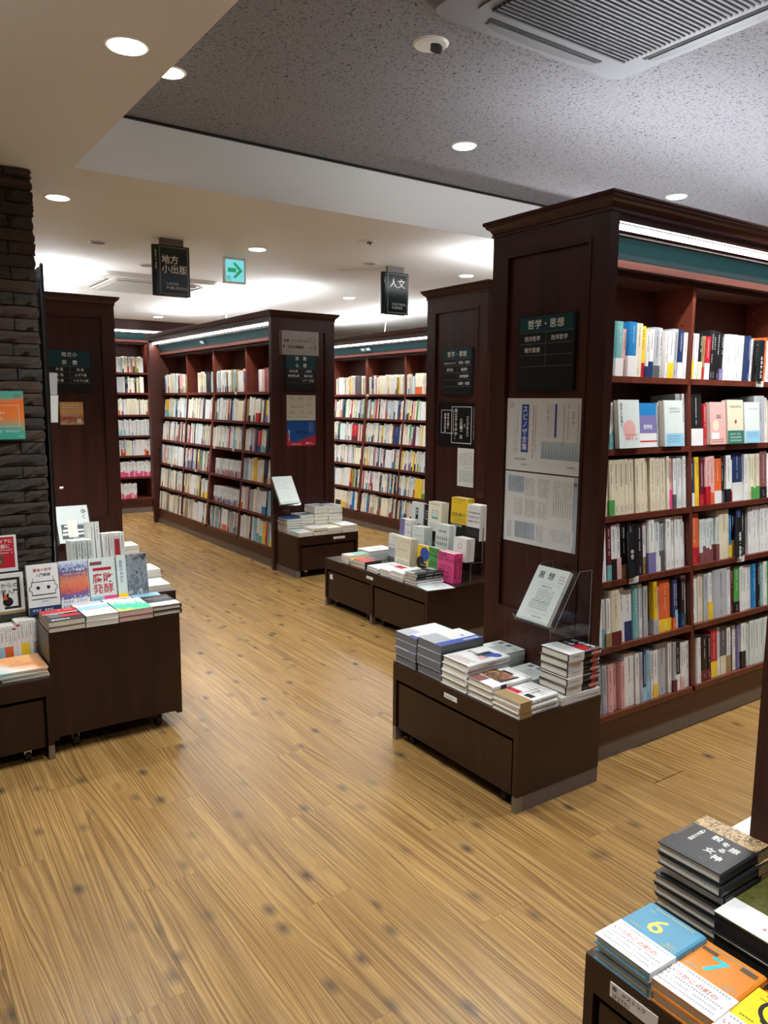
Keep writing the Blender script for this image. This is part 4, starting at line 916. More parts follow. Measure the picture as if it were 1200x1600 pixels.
sa(1, .856, 3.296, .125, .1, .03, 'W', 'white book with teal and pink print behind the painted cover', prints=[('m', .08, .7, .12, 6, 2, 'ink_blue'), ('m', .6, .7, .08, 4, 2, 'ink_red')])
sa(1, .985, 3.3, .12, .1, .032, 'S', 'sky-blue book behind the black hardcover', prints=[('m', .2, .7, .08, 8, 2, 'ink_grey')])
FY = (0, -1, 0)
def saf(label, x, w, h, t, col, y=3.415, z=ZP + .001, lean=.16, name='paperback_book', n=1, **k):
    o = make_book(name, label, w, h, t, col, group='cover-out books by the brick pillar', **k); stand(o, (x, y, z), FY, lean)
    for i in range(1, n):
        c = copy_tree(o); stand(c, (x + .002 * i, y + i * (t + .004), z), FY, lean); c['label'] = label + ', copy behind it'
    return o
robot = [('t', '最強の哲学', .2, .86, .12, 'ink_red'), ('t', '入門講義', .27, .76, .12, 'ink_grey')]
for k, cc in ((0, 'ink_black'), (.02, 'W')):
    robot += [('q', .12 + k, .38 + k, .88 - k, .66 - k * .8, cc), ('o', .14 + k * .2, .52, .1 - k, cc), ('o', .86 - k * .2, .52, .1 - k, cc)]
robot += [('q', .15, .4, .85, .64, 'W'), ('o', .33, .53, .06, 'ink_black'), ('o', .66, .53, .06, 'ink_black'), ('q', .17, .64, .185, .74, 'ink_black'), ('q', .82, .64, .835, .74, 'ink_black'),
          ('q', .1, .3, .9, .315, 'ink_black'), ('q', 0, 0, 1, .15, 'N'), ('m', .1, .06, .09, 7, 1, 'ink_white'), ('m', .4, .24, .05, 5, 1, 'ink_grey')]
saf('white introductory book with a simple robot face on its cover', .566, .124, .21, .022, 'W', prints=robot)
saf('book with blue and orange dotted landscape cover, second in the leaning row', .694, .118, .212, .02, 'print_media', prints=[('t', 'メディア地質学', .1, .78, .115, 'ink_white'), ('m', .15, .72, .05, 14, 1, 'ink_white'), ('q', 0, 0, 1, .22, 'W'), ('m', .06, .15, .09, 9, 2, 'ink_blue')], spine='W')
saf('pale book with large red lettering on its cover, third in the leaning row', .816, .112, .21, .02, 'J', prints=[('q', .15, .74, .85, .8, 'R'), ('t', '腐敗', .1, .5, .4, 'ink_red'), ('t', '発酵', .1, .28, .4, 'ink_red'), ('q', .5, .04, 1, .2, 'H'), ('q', 0, .04, .48, .2, 'S'), ('m', .1, .1, .1, 3, 1, 'ink_blue'), ('q', .05, .86, .5, .93, 'X')])
saf('book with a black and white photograph and pale spine strip, last in the leaning row', .934, .135, .212, .024, 'print_photo', prints=[('q', 0, 0, .3, 1, 'J'), ('q', 0, 0, .3, .2, 'U'), ('t', '民藝のみかた', .08, .9, .12, 'ink_blue', 'v'), ('q', .3, 0, 1, .1, 'X')], spine='W')
# ------------------------------------------------------------------ low drawer table with leaflets
b = bk_('leaflet', .168, .2, .006, 'print_orange_wash', prints=[('t', '100', .4, .56, .1, 'ink_red'), ('m', .25, .42, .04, 14, 2, 'ink_red')], pages='pages', spine='J')
stack(b, 5, .405, 3.105, .333, FLAT_Y, 'on drawer table', 'orange and turquoise leaflet', .004)
for i in range(17):
    c0, c1 = [('W', 'S'), ('W', 'O'), ('W', 'O'), ('W', 'J'), ('W', 'J'), ('W', 'Y'), ('W', 'Y'), ('W', 'W'), ('W', 'L')][(i - 8) % 9]
    h = .152 if i < 12 else .166
    o = make_book('pocket_book', '%s-footed white pocket book, %s from the drawer table\'s left edge' % (CN[c1], ORD[i]), .106, h, .0145, c0, prints=[('sm', .93, .006, 9, 'ink_grey'), ('s', .88, .93, 'ink_red')] if i in (11, 12) else [('sm', .93, .006, 9, 'ink_grey')],
                  band=(c1, .45) if c1 not in 'WJ' else None, group='pocket books in a row on the low drawer table')
    o['w'] = .106; spine_out(o, (.318 + i * .0155 + .0145, 3.335, .334), FY, .1)
acrylic_stand('display_riser', 'clear acrylic riser behind the row of pocket books', [(.27, 3.462, .337), (.27, 3.462, .505), (.27, 3.53, .505), (.27, 3.53, .672), (.27, 3.6, .672), (.27, 3.6, .337)], (.29, 0, 0), (.42, 3.53, .333))
for xo, lab in ((.418, 'white animal ethics book with black bracket on its cover'), (.27, 'white animal ethics book partly outside the frame')):
    saf(lab, xo, .142, .168, .02, 'W', y=3.472, z=.509, lean=.08, prints=[('q', .35, .84, .9, .9, 'ink_black'), ('q', .82, .12, .9, .9, 'ink_black'), ('q', .45, .12, .9, .18, 'ink_black'), ('t', '動物からの', .05, .66, .16, 'ink_black'), ('t', '倫理学入門', .05, .5, .16, 'ink_black'), ('o', .55, .3, .14, 'K'), ('q', .42, .36, .55, .5, 'O'), ('q', .52, .4, .58, .5, 'K'), ('q', .42, .42, .46, .55, 'K'), ('q', 0, 0, 1, .07, 'A')])
for xo, lab in ((.41, 'red book about vampires with small portrait on its cover'), (.26, 'red book about vampires partly outside the frame')):
    saf(lab, xo, .142, .152, .022, 'W', y=3.54, z=.676, lean=.08, prints=[('q', 0, .1, .93, .96, 'R'), ('t', 'ヴァンパイアに', .02, .8, .125, 'ink_white'), ('t', 'なる前に', .3, .66, .13, 'ink_white'), ('m', .1, .58, .05, 15, 2, 'ink_white'), ('q', .25, .2, .62, .48, 'print_painting')])
# ------------------------------------------------------------------ tables behind: white paperbacks, brown stacks
WC = 'on table behind pillar'
def scx(n, x, y, w, h, t, col, desc, z=.333, **k): return stack(bk_('paperback_book', w, h, t, col, **k), n, x, y, z, FLAT_Y, WC, desc, .003)
scx(2, 1.31, 4.18, .125, .18, .018, 'W', 'white paperback at the table\'s near corner')
scx(4, 1.33, 4.385, .125, .18, .02, 'J', 'pale-blue edged paperback')
scx(5, 1.31, 4.59, .125, .18, .0195, 'W', 'white paperback in the farther pile')
acrylic_stand('display_riser', 'clear acrylic riser lifting white books behind the pillar', [(.9, 4.22, .337), (.9, 4.22, .5), (.9, 4.5, .5), (.9, 4.5, .337)], (.36, 0, 0), (1.0, 4.36, .333))
for i in range(10):
    tall = i in (4, 5)
    o = make_book('paperback_book', '%s book %s from the pillar, standing on the acrylic riser' % ('tall cream-edged' if tall else 'white', ORD[i]), .12, .235 if tall else (.15 if i < 4 else .175), .024, 'J' if i < 4 else 'W', prints=[('sm', .9, .008, 8, 'ink_grey')] + ([('s', .3, .8, 'R')] if i == 8 else []), group='books standing on the riser behind the pillar')
    o['w'] = .12; spine_out(o, (.93 + i * .0285 + .024, 4.24 + (.05 if tall else 0), .503 if not tall else .505), FY, .16 if tall else .1)
acrylic_stand('book_stand', 'acrylic stand with a walking book before the local publishing panel', [(1.09, 5.33, .46), (1.09, 5.332, .44), (1.09, 5.43, .66), (1.09, 5.5, .66), (1.09, 5.5, .337)], (.22, 0, 0), (1.2, 5.45, .333))
o = make_book('magazine', 'large pale book about walking with a pile of books pictured on its cover', .205, .257, .012, 'J', prints=[('t', '歩く', .76, .9, .18, 'ink_grey', 'v'), ('q', .1, .1, .9, .5, 'L'), ('q', .1, .1, .45, .5, 'G'), ('q', .14, .3, .4, .36, 'W'), ('q', .12, .2, .42, .26, 'W'), ('q', .5, .12, .9, .46, 'G'), ('q', .55, .3, .88, .35, 'W'), ('q', .52, .2, .9, .25, 'W'), ('q', .2, .42, .38, .47, 'W'), ('q', .3, .14, .6, .6, 'W'), ('q', .32, .15, .45, .58, 'I')], spine='W', group='magazines')
axes(o, (1.098, 5.335, .45), (1, 0, 0), (0, .1, .215), (0, -.215, .1))
WC2 = 'on farthest left table'
for k, (x, y, n, c, d) in enumerate(((1.21, 5.27, 4, 'G', 'charcoal-covered book'), (1.345, 5.27, 5, 'C', 'cream book with brown print'), (1.475, 5.27, 3, 'W', 'white book with red print'))):
    stack(bk_('paperback_book', .125, .18, .0225, c, prints=[('m', .15, .7, .1, 7, 2, 'ink_red' if k else 'ink_white')]), n, x, y, .333, FLAT_Y, WC2, d, .003)

# ------------------------------------------------------------------ signs and posters on the end panels
def sign_frame(kind):
    """local sheet: a right, b up, c towards the viewer"""
    return {'-x': (Vector((0, -1, 0)), Vector((-1, 0, 0))), '-y': (Vector((1, 0, 0)), Vector((0, -1, 0)))}[kind]
Zv = Vector((0, 0, 1))
class Sheet:
    def __init__(s, origin, kind): s.o = Vector(origin); s.r, s.n = sign_frame(kind)
    def p(s, a, b, c=0): return s.o + s.r * a + Zv * b + s.n * c
    def slab(s, mb, a0, a1, b0, b1, c0, c1, m):
        mb.hexa([s.p(a0, b0, c1), s.p(a1, b0, c1), s.p(a1, b0, c0), s.p(a0, b0, c0), s.p(a0, b1, c1), s.p(a1, b1, c1), s.p(a1, b1, c0), s.p(a0, b1, c0)], m); return mb
    def rect(s, mb, a0, a1, b0, b1, c, m): mb.quad([s.p(a0, b0, c), s.p(a1, b0, c), s.p(a1, b1, c), s.p(a0, b1, c)], m)
    def line(s, mb, a0, b0, a1, b1, c, w, m):
        if abs(a1 - a0) > abs(b1 - b0): s.rect(mb, a0, a1, b0 - w / 2, b0 + w / 2, c, m)
        else: s.rect(mb, a0 - w / 2, a0 + w / 2, b0, b1, c, m)
    def txt(s, mb, t, a, b, size, m, c=.004, vert=False, align='c', gap=1): mb.text(t, s.p(a, b, c), s.r, Zv, size, m, vert=vert, align=align, gap=gap)
    def fine(s, mb, a, b, size, n, m, c=.0012, vert=False): mb.marks(s.p(a, b, c), s.r, Zv, size, n, m, vert=vert)
def section_sign(origin, kind, label, heads, cells):
    S = Sheet(origin, kind); w, h = .288, .287
    t = thing('section_sign', label, 'sign', tuple(S.p(w / 2, 0)), 'section signs on bookcase ends')
    bd = S.slab(MB(), 0, w, 0, h, 0, .012, 'sign_board').build('board', t)
    hh = .052 if len(heads) > 1 else .058
    for i, s in enumerate(heads):
        y1 = h - .004 - i * (hh + .002)
        hp = S.slab(MB(), .008, w - .008, y1 - hh, y1, .012, .0145, 'sign_teal').build('header_plate', t)
        m = MB(); S.txt(m, s, w / 2, y1 - hh * .74, .036 if len(heads) == 1 else .034, 'letter_white', .0152, gap=1.05); m.build('lettering', hp)
    y = h - .004 - len(heads) * (hh + .002)
    lm = MB(); tm = MB(); rh = .043 if len(heads) == 1 else .038
    nr = max(len(c) for c in cells)
    for i in range(nr + 1): S.line(lm, .008, y - i * rh, w - .008, y - i * rh, .0125, .0012, 'sign_line')
    S.line(lm, w / 2, y - nr * rh, w / 2, y, .0125, .0012, 'sign_line')
    lm.build('grid_lines', bd)
    for ci, c in enumerate(cells):
        for i, s in enumerate(c):
            if s: S.txt(tm, s, w * (.26 + .48 * ci), y - i * rh - rh * .72, .0205 if len(s) < 6 else .0165, 'letter_white', .0128, gap=1.03 if len(s) > 2 else 1.5)
    tm.build('lettering', bd); return t
XM1, XM2, YL1, YL2 = 2.211 + .012, 3.19 + .012, 5.68 + .012, 5.70 + .012
section_sign((XM1, 2.249, 1.447), '-x', 'dark green philosophy sign with three sub-headings on front bookcase end', ['哲学・思想'], [['西洋哲学', '現代思想', ''], ['西洋哲学', '', '']])
section_sign((XM2, 3.93, 1.449), '-x', 'dark philosophy sign with six sub-headings above the black poster', ['哲学・思想'], [['中世ルネサンス', '哲学史', '', ''], ['政治・経済', '倫理学', '科学哲学', '論理・言語']])
section_sign((2.965, YL1, 1.49), '-y', 'dark religion and psychology sign below the silver arrow notice', ['宗　教', '心　理'], [['日本仏教', '東南亜仏教', ''], ['心理学', '精神分析', 'ケア・療法']])
section_sign((1.155, YL2, 1.452), '-y', 'teal and black local publishing and religion sign beside the pillar', ['地方小', '宗　教'], [['中 国', '山 陰', '四 国'], ['総 論', 'ユダヤ教', 'イスラム教']])
def poster(name, label, origin, kind, w, h, base, draw, cat='poster', th=.0015, group=None):
    S = Sheet(origin, kind); t = thing(name, label, cat, tuple(S.p(w / 2, 0)), group)
    sh = S.slab(MB(), 0, w, 0, h, 0, th, base).build('sheet', t)
    m = MB(); S.e = th; draw(S, m, w, h, th + .0006)
    if m.v: m.build('print', sh)
    return t
def d_spinoza(S, m, w, h, c):
    S.rect(m, .085, .125, .075, .265, c, 'ink_blue'); S.txt(m, 'スピノザ全集', .09, .26, .0285, 'ink_white', c + .0006, vert=True)
    S.txt(m, 'VI', .105, .082, .016, 'ink_white', c + .0006)
    S.fine(m, .145, .262, .0085, 22, 'ink_red', c, True); S.fine(m, .16, .262, .0055, 30, 'ink_grey', c, True)
    S.fine(m, .06, .24, .0065, 10, 'ink_grey', c, True); S.fine(m, .045, .17, .0055, 16, 'ink_grey', c, True); S.fine(m, .058, .17, .0055, 16, 'ink_grey', c, True)
    S.rect(m, .195, .395, .055, .125, c, 'print_bluefade')
    for i in range(12): S.fine(m, .205 + i * .015, .122, .0045, 12, 'ink_grey', c + .0006, True)
    S.rect(m, .215, .27, .14, .268, c, 'L_'); S.rect(m, .262, .272, .14, .268, c + .0004, 'ink_blue'); S.fine(m, .225, .25, .006, 7, 'ink_black', c + .0006, True)
    S.txt(m, 'エチカ', .345, .24, .0165, 'ink_grey', c, vert=True); S.fine(m, .305, .265, .007, 20, 'ink_black', c, True); S.fine(m, .375, .268, .007, 18, 'ink_black', c, True); S.fine(m, .325, .268, .008, 15, 'ink_grey', c, True)
    S.fine(m, .05, .042, .009, 8, 'ink_black', c); S.fine(m, .09, .022, .008, 4, 'ink_black', c); S.fine(m, .33, .025, .008, 6, 'ink_black', c)
    n = 18
    for r_, col, cc in ((.011, 'ink_grey', 0), (.0095, 'L_', .0004)): m.quad([S.p(.028 + r_ * math.cos(6.283 * i / n), .262 + r_ * math.sin(6.283 * i / n), c + cc) for i in range(n)], col)
plain('L_', '#cfd0d2', .4, .02); plain('sheet_white', '#d9dad6', .42, .02); plain('sheet_cream', '#cfccb8', .45, .02); plain('sheet_silver', '#a9a7a5', .25, .03); plain('sheet_black', '#151414', .3, .03)
plain('poster_blue', '#1d4f93', .35, .03); plain('poster_red', '#a32636', .35, .03); plain('lime_box', '#a9b4bb', .4)
poster('poster', 'white poster for collected philosophy works with blue vertical title band', (XM1, 2.314, 1.13), '-x', .405, .289, 'sheet_white', d_spinoza)
def d_text(S, m, w, h, c):
    for (a, b, n, k) in ((.02, .27, 11, 9), (.12, .27, 5, 12), (.19, .27, 6, 12), (.06, .18, 5, 11), (.12, .18, 6, 11), (.19, .18, 5, 11), (.02, .085, 3, 11), (.065, .085, 9, 10), (.185, .085, 4, 11)):
        for i in range(n): S.fine(m, a + i * .0095, b, .0055, k, 'ink_grey', c, True)
    for (a, b, a1, b1) in ((.02, .205, .11, .272), (.065, .02, .175, .088)): S.rect(m, a, a1, b, b1, c - .0003, 'lime_box')
    S.rect(m, .37, .405, 0, .289, c - .0004, 'lime_box'); S.rect(m, .25, .375, .02, .085, c, 'sheet_white')
    for i in range(9): S.fine(m, .27 + i * .012, .27, .0052, 24, 'ink_grey', c + .0003, True)
    for i in range(9): S.fine(m, .26 + i * .012, .08, .005, 9, 'ink_grey', c + .0005, True)
    S.txt(m, '目次', .385, .255, .016, 'ink_black', c + .0004)
poster('poster', 'pale blue-white leaflet dense with small text below the philosophy works poster', (XM1, 2.314, .836), '-x', .405, .288, 'sheet_white', d_text)
def d_biz(S, m, w, h, c):
    def fr(a0, a1, b0, b1, t):
        for q in ((a0, a1, b0, b0 + t), (a0, a1, b1 - t, b1), (a0, a0 + t, b0, b1), (a1 - t, a1, b0, b1)): S.rect(m, *q, c, 'ink_white')
    fr(.14, .335, .025, .258, .004); fr(.035, .16, .085, .235, .003)
    S.txt(m, '〈ビジネス〉', .285, .215, .0255, 'ink_white', c, vert=True); S.txt(m, 'と', .258, .15, .022, 'ink_white', c, vert=True)
    S.txt(m, '〈正義〉は', .222, .2, .0285, 'ink_white', c, vert=True); S.txt(m, '両立するのか?', .17, .245, .028, 'ink_white', c, vert=True)
    S.txt(m, '資本主義と', .095, .215, .02, 'ink_white', c, vert=True); S.txt(m, '倫理の交差点', .065, .215, .02, 'ink_white', c, vert=True)
    S.fine(m, .352, .255, .0075, 24, 'ink_white', c, True); S.fine(m, .012, .1, .005, 10, 'ink_grey', c, True)
poster('poster', 'black poster with white framed vertical lettering about business and justice', (XM2, 3.982, 1.117), '-x', .393, .283, 'sheet_black', d_biz)
def d_bizw(S, m, w, h, c):
    for q in ((.065, .155, .12, .215), (.02, .07, .14, .205)):
        a0, a1, b0, b1 = q
        for z in ((a0, a1, b0, b0 + .0015), (a0, a1, b1 - .0015, b1), (a0, a0 + .0015, b0, b1), (a1 - .0015, a1, b0, b1)): S.rect(m, *z, c, 'ink_grey')
    for a in (.078, .1, .125): S.fine(m, a, .205, .01, 6, 'ink_black', c, True)
    for a in (.03, .045): S.fine(m, a, .195, .007, 6, 'ink_black', c, True)
    S.fine(m, .162, .21, .004, 22, 'ink_grey', c, True)
    for i in range(7): S.fine(m, .02, .095 - i * .0105, .0065, 20, 'ink_grey', c)
    S.fine(m, .08, .012, .006, 3, 'ink_black', c)
poster('poster', 'narrow white notice hanging below the black poster', (XM2, 3.775, .87), '-x', .178, .243, 'sheet_white', d_bizw)
def d_sosho(S, m, w, h, c):
    S.txt(m, '叢書・ウニベルシタス', .155, .105, .0245, 'ink_black', c, gap=.98); S.txt(m, '西洋古典叢書', .07, .055, .026, 'ink_black', c, align='l', gap=.95)
    S.rect(m, .27, .335, .0625, .0665, c, 'ink_black')
    m.quad([S.p(.335, .0625, c), S.p(.31, .0405, c), S.p(.314, .037, c), S.p(.342, .0645, c)], 'ink_black'); m.quad([S.p(.342, .0645, c), S.p(.314, .092, c), S.p(.31, .0885, c), S.p(.335, .0665, c)], 'ink_black')
    for k in range(8): m.quad([S.p(.305 + .03 * math.cos(t_), .125 + .026 * math.sin(t_), c + .0002) for t_ in (k * .785 + .1, k * .785 + .45)] + [S.p(.305 + .01 * math.cos(k * .785), .125 + .01 * math.sin(k * .785), c + .0002)], 'ink_grey')
    m.quad([S.p(.045, .055, c), S.p(.045, .07, c), S.p(.035, .083, c), S.p(.025, .07, c), S.p(.025, .055, c)], 'ink_grey')
poster('notice', 'silver notice with black right-pointing arrow at the top of the panel', (2.915, 5.679, 1.775), '-y', .36, .195, 'sheet_silver', d_sosho, 'notice', th=.003)
def d_cream(S, m, w, h, c):
    S.txt(m, '愛するということ', .035, .105, .0165, 'ink_brown', c, align='l')
    for (a, b, n, r_) in ((.012, .19, 9, 2), (.1, .185, 8, 2), (.19, .19, 9, 2), (.18, .135, 10, 3), (.02, .075, 9, 3), (.115, .075, 7, 3), (.19, .07, 9, 3), (.012, .03, 9, 2), (.1, .03, 16, 2)):
        for i in range(r_): S.fine(m, a, b - i * .009, .006, n, 'ink_grey', c)
    for a in (.04, .13, .2): S.fine(m, a, .168, .005, 8, 'ink_black', c)
    for a in (.05, .15, .2): S.fine(m, a, .052, .005, 8, 'ink_black', c)
poster('poster', 'cream leaflet with small columns of text above the blue and red poster', (2.978, YL1, 1.243), '-y', .272, .207, 'sheet_cream', d_cream)
def d_blue(S, m, w, h, c):
    m.quad([S.p(0, 0, c - .0003), S.p(w, 0, c - .0003), S.p(w, .095, c - .0003), S.p(.12, .045, c - .0003), S.p(.05, .03, c - .0003), S.p(0, .12, c - .0003)], 'poster_red')
    S.txt(m, '斜め論', .085, .1, .036, 'ink_black', c, align='l', gap=1.0); S.fine(m, .115, .142, .006, 6, 'ink_black', c); S.fine(m, .105, .088, .006, 9, 'ink_black', c)
    S.txt(m, '水平的なものから、', .04, .012, .0125, 'ink_white', c, align='l'); S.txt(m, '斜めへ。', .175, .014, .0215, 'ink_white', c, align='l')
    S.txt(m, '垂直ではなく', .012, .135, .017, 'ink_white', c, vert=True)
    for i in range(3): S.fine(m, .21 + i * .014, .198, .006, 14 - i, 'ink_white', c, True)
poster('poster', 'blue and red poster with black title on the religion bookcase end', (2.978, YL1, 1.03), '-y', .272, .208, 'poster_blue', d_blue)
def d_flyer(S, m, w, h, c):
    for i, (b, n, k) in enumerate(((.13, 9, 'ink_white'), (.115, 9, 'ink_white'), (.09, 7, 'gold'), (.07, 14, 'ink_white'), (.058, 14, 'ink_white'), (.042, 8, 'ink_red'))): S.fine(m, .02, b, .0115 if i < 3 else .007, n, k, c)
    S.rect(m, .11, .14, .012, .042, c, 'sheet_white')
poster('flyer', 'small orange-brown flyer under the local publishing sign', (1.222, YL2, 1.225), '-y', .155, .158, 'print_flyer', d_flyer, 'flyer')

# ------------------------------------------------------------------ brick pillar
PX1, PY0 = .705, 3.672
pil = MB().box(-.2, PX1, PY0, 4.14, 0, CEIL - .001, 'mortar').build('brick_pillar', loc=(.25, 3.9, 0))
tag(pil, 'dark stone-brick pillar at the edge of the frame behind the table', 'pillar')
br = random.Random(3); variants = []
def brick_mesh():
    nx, nz = 6, 4; b = MB(); V = []; Fs = []
    for j in range(nz):
        for i in range(nx):
            e = (i in (0, nx - 1)) or (j in (0, nz - 1))
            tilt = br.uniform(-.004, .004)
            V.append((i / (nx - 1), -(.003 if e else .010) - br.uniform(0, .013), j / (nz - 1)))
    for j in range(nz - 1):
        for i in range(nx - 1): k = j * nx + i; Fs.append((k, k + 1, k + nx + 1, k + nx))
    n0 = len(V); per = [i for i in range(nx)] + [nx * j + nx - 1 for j in range(1, nz)] + [nx * (nz - 1) + i for i in range(nx - 2, -1, -1)] + [nx * j for j in range(nz - 2, 0, -1)]
    for k in per: V.append((V[k][0], .002, V[k][2]))
    for q in range(len(per)): Fs.append((per[q], n0 + q, n0 + (q + 1) % len(per), per[(q + 1) % len(per)]))
    return b.add(V, Fs, 'brick_stone')
for k in range(8): variants.append(brick_mesh())
meshes = []
RH = .0529; cnt = 0
rows_n = int(CEIL / RH)
for r in range(rows_n + 1):
    z0 = r * RH; z1 = min(z0 + RH - .0045, CEIL - .002)
    if z1 - z0 < .02: continue
    # face towards the aisle, then the return side
    x = PX1 + .006; k = 0; ln_ = .2 if r % 2 else .1
    while x > .06:
        L0 = min(ln_ * br.uniform(.93, 1.06), .21); x0 = max(x - L0 + .005, -.04)
        if not meshes: meshes = [v.build('brick', pil, loc=(0, 0, 0)).data for v in variants]; [bpy.data.objects.remove(o) for o in list(pil.children)]
        o = bpy.data.objects.new('brick', br.choice(meshes)); COL.objects.link(o); o.parent = pil
        o.location = (x0 - .25, PY0 - 3.9, z0); o.scale = (x - x0, 1, z1 - z0); x = x0 - .005; ln_ = .2; k += 1; cnt += 1
    y = PY0 - .006; ln_ = .1 if r % 2 else .2
    while y < 3.85 and z0 > .5:
        L0 = ln_ * br.uniform(.93, 1.06); o = bpy.data.objects.new('brick', br.choice(meshes)); COL.objects.link(o); o.parent = pil
        o.location = (PX1 - .25, y - 3.9, z0); o.rotation_euler = (0, 0, math.pi / 2); o.scale = (L0 - .005, 1, z1 - z0); y += L0; ln_ = .2; cnt += 1
def d_sun(S, m, w, h, c):
    for i in range(3): S.fine(m, w - .04, h - .014 - i * .007, .0045, 7, 'ink_black', c)
    S.txt(m, '100', .055, h - .05, .05, 'ink_white', c); 
    for i, s in enumerate(('平和を考える', '共に考える')): S.txt(m, s, .05, .11 - i * .025, .011, 'ink_white', c, align='l')
    S.fine(m, .02, .03, .011, 13, 'ink_white', c); S.fine(m, w - .03, .01, .006, 4, 'ink_white', c)
    for q in ((.02, w - .02, .055, .0565), (.02, w - .02, .145, .1465), (w - .0215, w - .02, .055, .145)): S.rect(m, *q, c, 'ink_white')
poster('poster', 'orange and turquoise gradient poster hung on the brick pillar', (.442, PY0 - .026, 1.228), '-y', .19, .206, 'print_sunset', d_sun, th=.004)
pn = thing('folding_partition', 'narrow black-framed panel standing against the side of the pillar', 'panel', (.75, 3.8, 0))
MB().box(.738, .748, 3.69, 4.05, .3, 1.975, 'pole_black').build('board', pn); MB().box(.736, .749, 3.683, 3.69, .3, 1.98, 'pole_black').build('frame', pn)
MB().box(.7335, .7365, 3.681, 3.684, .3, 1.975, 'chrome').build('edge_trim', pn)
MB().cyl((.7425, 3.684, 1.98), .008, .006, 'chrome', 14, axis=1).build('corner_cap', pn)
for k, (z0, z1, dx, lb) in enumerate(((1.42, 1.517, 0, 'upper grey paper slip taped beside the pillar'), (1.298, 1.418, -.003, 'lower pale paper slip taped beside the pillar'))):
    o = MB().prism([(.75 + dx, 3.678, z0), (.78 + dx, 3.682, z0), (.784 + dx * .3, 3.678, z1), (.75, 3.677, z1)], [(.75 + dx, 3.6788, z0), (.78 + dx, 3.6828, z0), (.784 + dx * .3, 3.6788, z1), (.75, 3.6778, z1)], 'sheet_silver' if k == 0 else 'sheet_white').build('paper_slip', loc=(.78, 3.7, z0))
    tag(o, lb, 'paper slip', 'paper slips beside the pillar')
hk = tag(MB().cyl((.772, 3.69, 1.0), .007, .012, 'chrome', 14, axis=0).build('coat_hook', loc=(.78, 3.69, 1.0)), 'small chrome hook on the panel beside the pillar', 'hook')

# ------------------------------------------------------------------ ceiling fittings
emit('lamp_disc', (1.0, .97, .9), 14.0)
def downlight(x, y, z, label, r=.05, power=1.0):
    t = thing('downlight', label, 'downlight', (x, y, z), 'round ceiling downlights')
    tr_ = MB().cyl((x, y, z - .004), r + .008, .004, 'plastic_white', 28, r2=r + .012).build('trim_ring', t)
    MB().cyl((x, y, z - .0055), r, .0015, 'lamp_disc', 28).build('lens', tr_)
    l = bpy.data.lights.new('downlight_beam', 'SPOT'); l.energy = SPOT_W * power; l.color = SPOT_COL; l.spot_size = math.radians(112); l.spot_blend = .8; l.shadow_soft_size = .05
    o = bpy.data.objects.new('downlight_beam', l); COL.objects.link(o); o.parent = t; o.location = (0, 0, -.02)
for i, (x, y, z, lb) in enumerate(((.706, 2.263, CEIL, 'large bright downlight in the near white ceiling'), (.91, 4.068, CEIL, 'downlight in the white ceiling beside the pillar top'), (2.233, 4.646, CEIL, 'downlight beside the green exit sign'),
        (3.93, 6.243, CEIL, 'downlight over the aisle right of the religion bookcase'), (3.062, 9.03, CEIL, 'small far downlight before the back wall bookcase'), (3.968, 4.621, CEIL, 'downlight over the panel with the black poster'),
        (1.083, 2.975, RAISED, 'downlight half hidden by the soffit edge'), (2.51, 2.962, RAISED, 'downlight in the grey ceiling near the soffit'), (4.106, 2.911, RAISED, 'downlight in the grey ceiling above the front bookcase'),
        (5.6, 2.93, RAISED, 'downlight outside the frame over the front bookcase'), (.706, .6, CEIL, 'downlight overhead outside the frame'), (-1.0, 2.2, CEIL, 'downlight outside the frame over the left area'), (-1.0, 4.2, CEIL, 'downlight outside the frame past the pillar'),
        (2.2, 6.9, CEIL, 'downlight hidden past the aisle'), (5.7, 6.2, CEIL, 'downlight outside the frame beyond the pale bookcase'), (1.5, .3, RAISED, 'downlight outside the frame over the corner table'), (3.2, 1.25, RAISED, 'unseen downlight added outside the frame over the next aisle'), (4.8, 1.25, RAISED, 'unseen downlight added outside the frame farther along the next aisle'), (.3, 4.9, CEIL, 'unseen downlight added outside the frame left of the local publishing panel'), (2.2, 7.9, CEIL, 'unseen downlight added over the aisle, hidden by the cornice'), (4.0, 8.0, CEIL, 'unseen downlight added over the pale bookcase aisle, hidden by a cornice'))):
    if 'hidden past' in lb: continue
    downlight(x, y, z, lb, power=2.2 if 'left of the local' in lb else 1.7 if ('next aisle' in lb or 'hidden by' in lb and 'soffit' not in lb) else 1.0)  # boosted lamps are unseen ones added to brighten shelves and an end panel
def fitting(name, label, cat, x, y, z, r, inner, tilt=False):
    t = thing(name, label, cat, (x, y, z))
    MB().cyl((x, y, z - .006), r, .006, 'plastic_white', 28, r2=r + .008).build('ring', t)
    MB().cyl((x, y, z - .0075), r * .8, .002, inner, 24).build('recess', t)
    if tilt:
        b = MB(); b.cyl((0, 0, 0), r * .55, .012, 'pole_black', 20); o = b.build('eyeball', t, loc=(0, 0, 0)); o.location = (.012, 0, -.012); o.rotation_euler = (.25, .35, 0)
fitting('adjustable_spotlight', 'unlit swivel spotlight in the grey ceiling beside the air conditioner', 'spotlight', 1.73, 2.228, RAISED, .055, 'white_paint', True)
fitting('ceiling_sensor', 'flat round sensor in the white ceiling near the local publishing sign', 'sensor', 1.351, 5.038, CEIL, .05, 'bracket_grey')
fitting('adjustable_spotlight', 'unlit swivel spotlight in the white ceiling left of the cultural science sign', 'spotlight', 2.661, 4.027, CEIL, .05, 'white_paint', True)
fitting('ceiling_speaker', 'flat round speaker behind the local publishing sign', 'speaker', 1.854, 5.662, CEIL, .06, 'bracket_grey')
